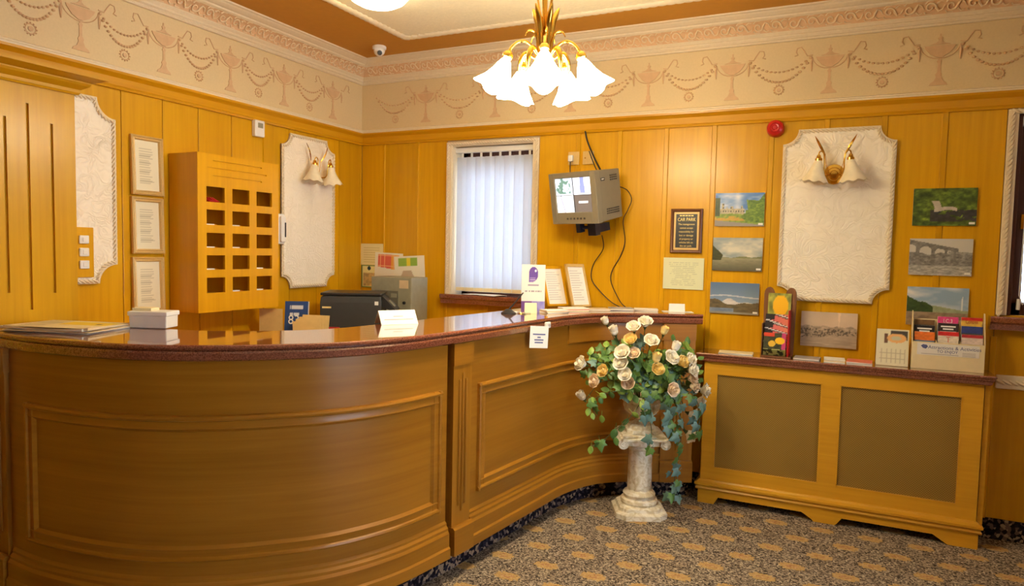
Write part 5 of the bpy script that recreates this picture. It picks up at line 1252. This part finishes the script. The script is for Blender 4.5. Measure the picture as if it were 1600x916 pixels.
# paper tag and bell push on the worktop edge
s_ = s_of(2.033, -1.16); p_, n_ = at(s_); q_ = p_ + n_ * .068
ta = math.atan2(n_.x, -n_.y)
t = thing('paper_tag', 'white paper tag with blue writing hanging from the worktop edge', 'tag', (q_.x, q_.y, 1.027), rot=(-.05, .06, ta - .55))
bx('tag_sheet', 'paper', t, -.055, .055, -.001, .0, 0, .118)
for i, (w_, z) in enumerate(((.075, .070), (.02, .054), (.055, .040), (.05, .026))): bx('writing', 'blueink', t, -w_ / 2, w_ / 2, -.0014, -.001, z, z + .007)
p_, n_ = at(s_ + .13); q_ = p_ + n_ * .037
t = thing('bell_push', 'small white bell push on the worktop edge beside the paper tag', 'bell push', (q_.x, q_.y, 1.122), math.atan2(n_.x, -n_.y))
bx('casing', 'white', t, -.024, .024, -.016, 0, 0, .034, bevel=.005); MB().lathe([(.0005, .004), (.007, .003), (.008, 0)], 14).xf(Matrix.Translation((.004, -.016, .017)) @ Matrix.Rotation(PI / 2, 4, 'X')).build('button', 'greycard', t, smooth=40)

# ------------------------------------------------------------------ office things behind the counter
pt_ = thing('printer', 'black office printer with tilted control panel behind the counter', 'printer', (.475, -.68, ZS), .52)
b = MB(); b.loft([[(-x, -y, z), (x, -y, z), (x, y, z), (-x, y, z)] for x, y, z in ((.20, .17, 0), (.205, .175, .02), (.205, .175, .24), (.20, .17, .275), (.19, .16, .285))]); b.build('body', 'printerside', pt_, bevel=.006)
bx('scanner_lid', 'blackp', pt_, -.205, .205, -.17, .175, .286, .305, bevel=.006); bx('output_slot', 'foot', pt_, .2055, .2075, -.13, .11, .09, .18); bx('paper_tray', 'blackp', pt_, .206, .30, -.11, .10, .05, .07, bevel=.003)
q = MB().loft([[(.205, y, .215), (.30, y, .17), (.305, y, .185), (.21, y, .285)] for y in (-.15, .09)]).build('control_panel', 'blackp', pt_)
MB().loft([[(.245, y, .2505), (.285, y, .209), (.287, y, .211), (.247, y, .2525)] for y in (-.09, .0)]).build('display', 'safe', q)
bx('yellow_sticker', M['rosey'], pt_, -.19, -.13, -.1765, -.1755, .20, .212); bx('blue_label', 'paper', pt_, .16, .185, -.1765, -.1755, .225, .25)
sf = thing('grey_safe', 'grey-green metal key safe on the shelf beside the printer', 'safe', (.60, -.20, ZS))
bx('casing', 'safe', sf, -.235, .125, -.15, .07, 0, .400, bevel=.006); q = bx('recessed_panel', 'safedark', sf, -.20, .01, -.154, -.149, .18, .300, bevel=.002)
bx('name_plate', 'safe', q, -.05, .0, -.157, -.154, .25, .28); MB().lathe([(.0005, .012), (.010, .011), (.012, 0)], 14).xf(Matrix.Translation((-.05, -.154, .21)) @ Matrix.Rotation(PI / 2, 4, 'X')).build('knob', 'blackp', q)
MB().lathe([(.0005, .012), (.010, .011), (.012, 0)], 14).xf(Matrix.Translation((.065, -.15, .215)) @ Matrix.Rotation(PI / 2, 4, 'X')).build('lock', 'blackp', sf); bx('paper_label', 'tancard', sf, .02, .10, -.1515, -.1505, .32, .38)
def cov83(U, V):
    o = [40 + 0 * U, 72 + 0 * U, 132 + 0 * U]; return sel((np.abs(V - .84) < .05) & (np.abs(U - .5) < .3) & (noise2(U * 16, 0 * V, 3) > .3) | (np.abs(V - .66) < .04) & (np.abs(U - .5) < .28) & (noise2(U * 14, 0 * V, 5) > .3), [224, 228, 236], o)
t = sheet('directory', 'dark blue directory with white number standing in the letter rack', 'book', .150, .245, cov83, (.325, -1.10, ZS + .008), (-.14, 0, .50), thick=.03)
text('lettering', '83', .085, 'whiteink', t, (-.015, -.0007, .120), sx=.9)
t = thing('letter_rack', 'manila envelopes held upright in a rack left of the printer', 'envelopes', (.270, -1.145, ZS), .5)
bx('rack_base', 'darkwood', t, -.15, .22, -.10, .06, 0, .005)
for x, y, h_, tz, w_ in ((-.13, .05, .185, .05, .10), (-.11, .02, .19, 0, .15)): MB().box(-w_ / 2, w_ / 2, -.003, .003, 0, h_).xf(Matrix.Translation((x + .02, y, .011)) @ Matrix.Rotation(tz, 4, 'Y')).build('envelope', 'manila', t)
for i in range(4): MB().box(-.085, .09, -.0025, .0025, 0, .120 + .010 * i).xf(Matrix.Translation((.165 + .012 * i, -.075 + .012 * i, .020)) @ Matrix.Rotation(-.25, 4, 'X') @ Matrix.Rotation(-.12 + .05 * i, 4, 'Y')).build('envelope', 'manila', t)
t = thing('box_file', 'small red box file on the shelf between envelopes and printer', 'box', (.525, -.985, ZS), .5)
bx('box_body', 'redp', t, -.05, .05, -.022, .022, 0, .075, bevel=.004); bx('lid', 'redp', t, -.052, .052, -.024, .024, .075, .085, bevel=.003); bx('spine_label', 'paper', t, -.03, .03, -.0232, -.022, .02, .05)
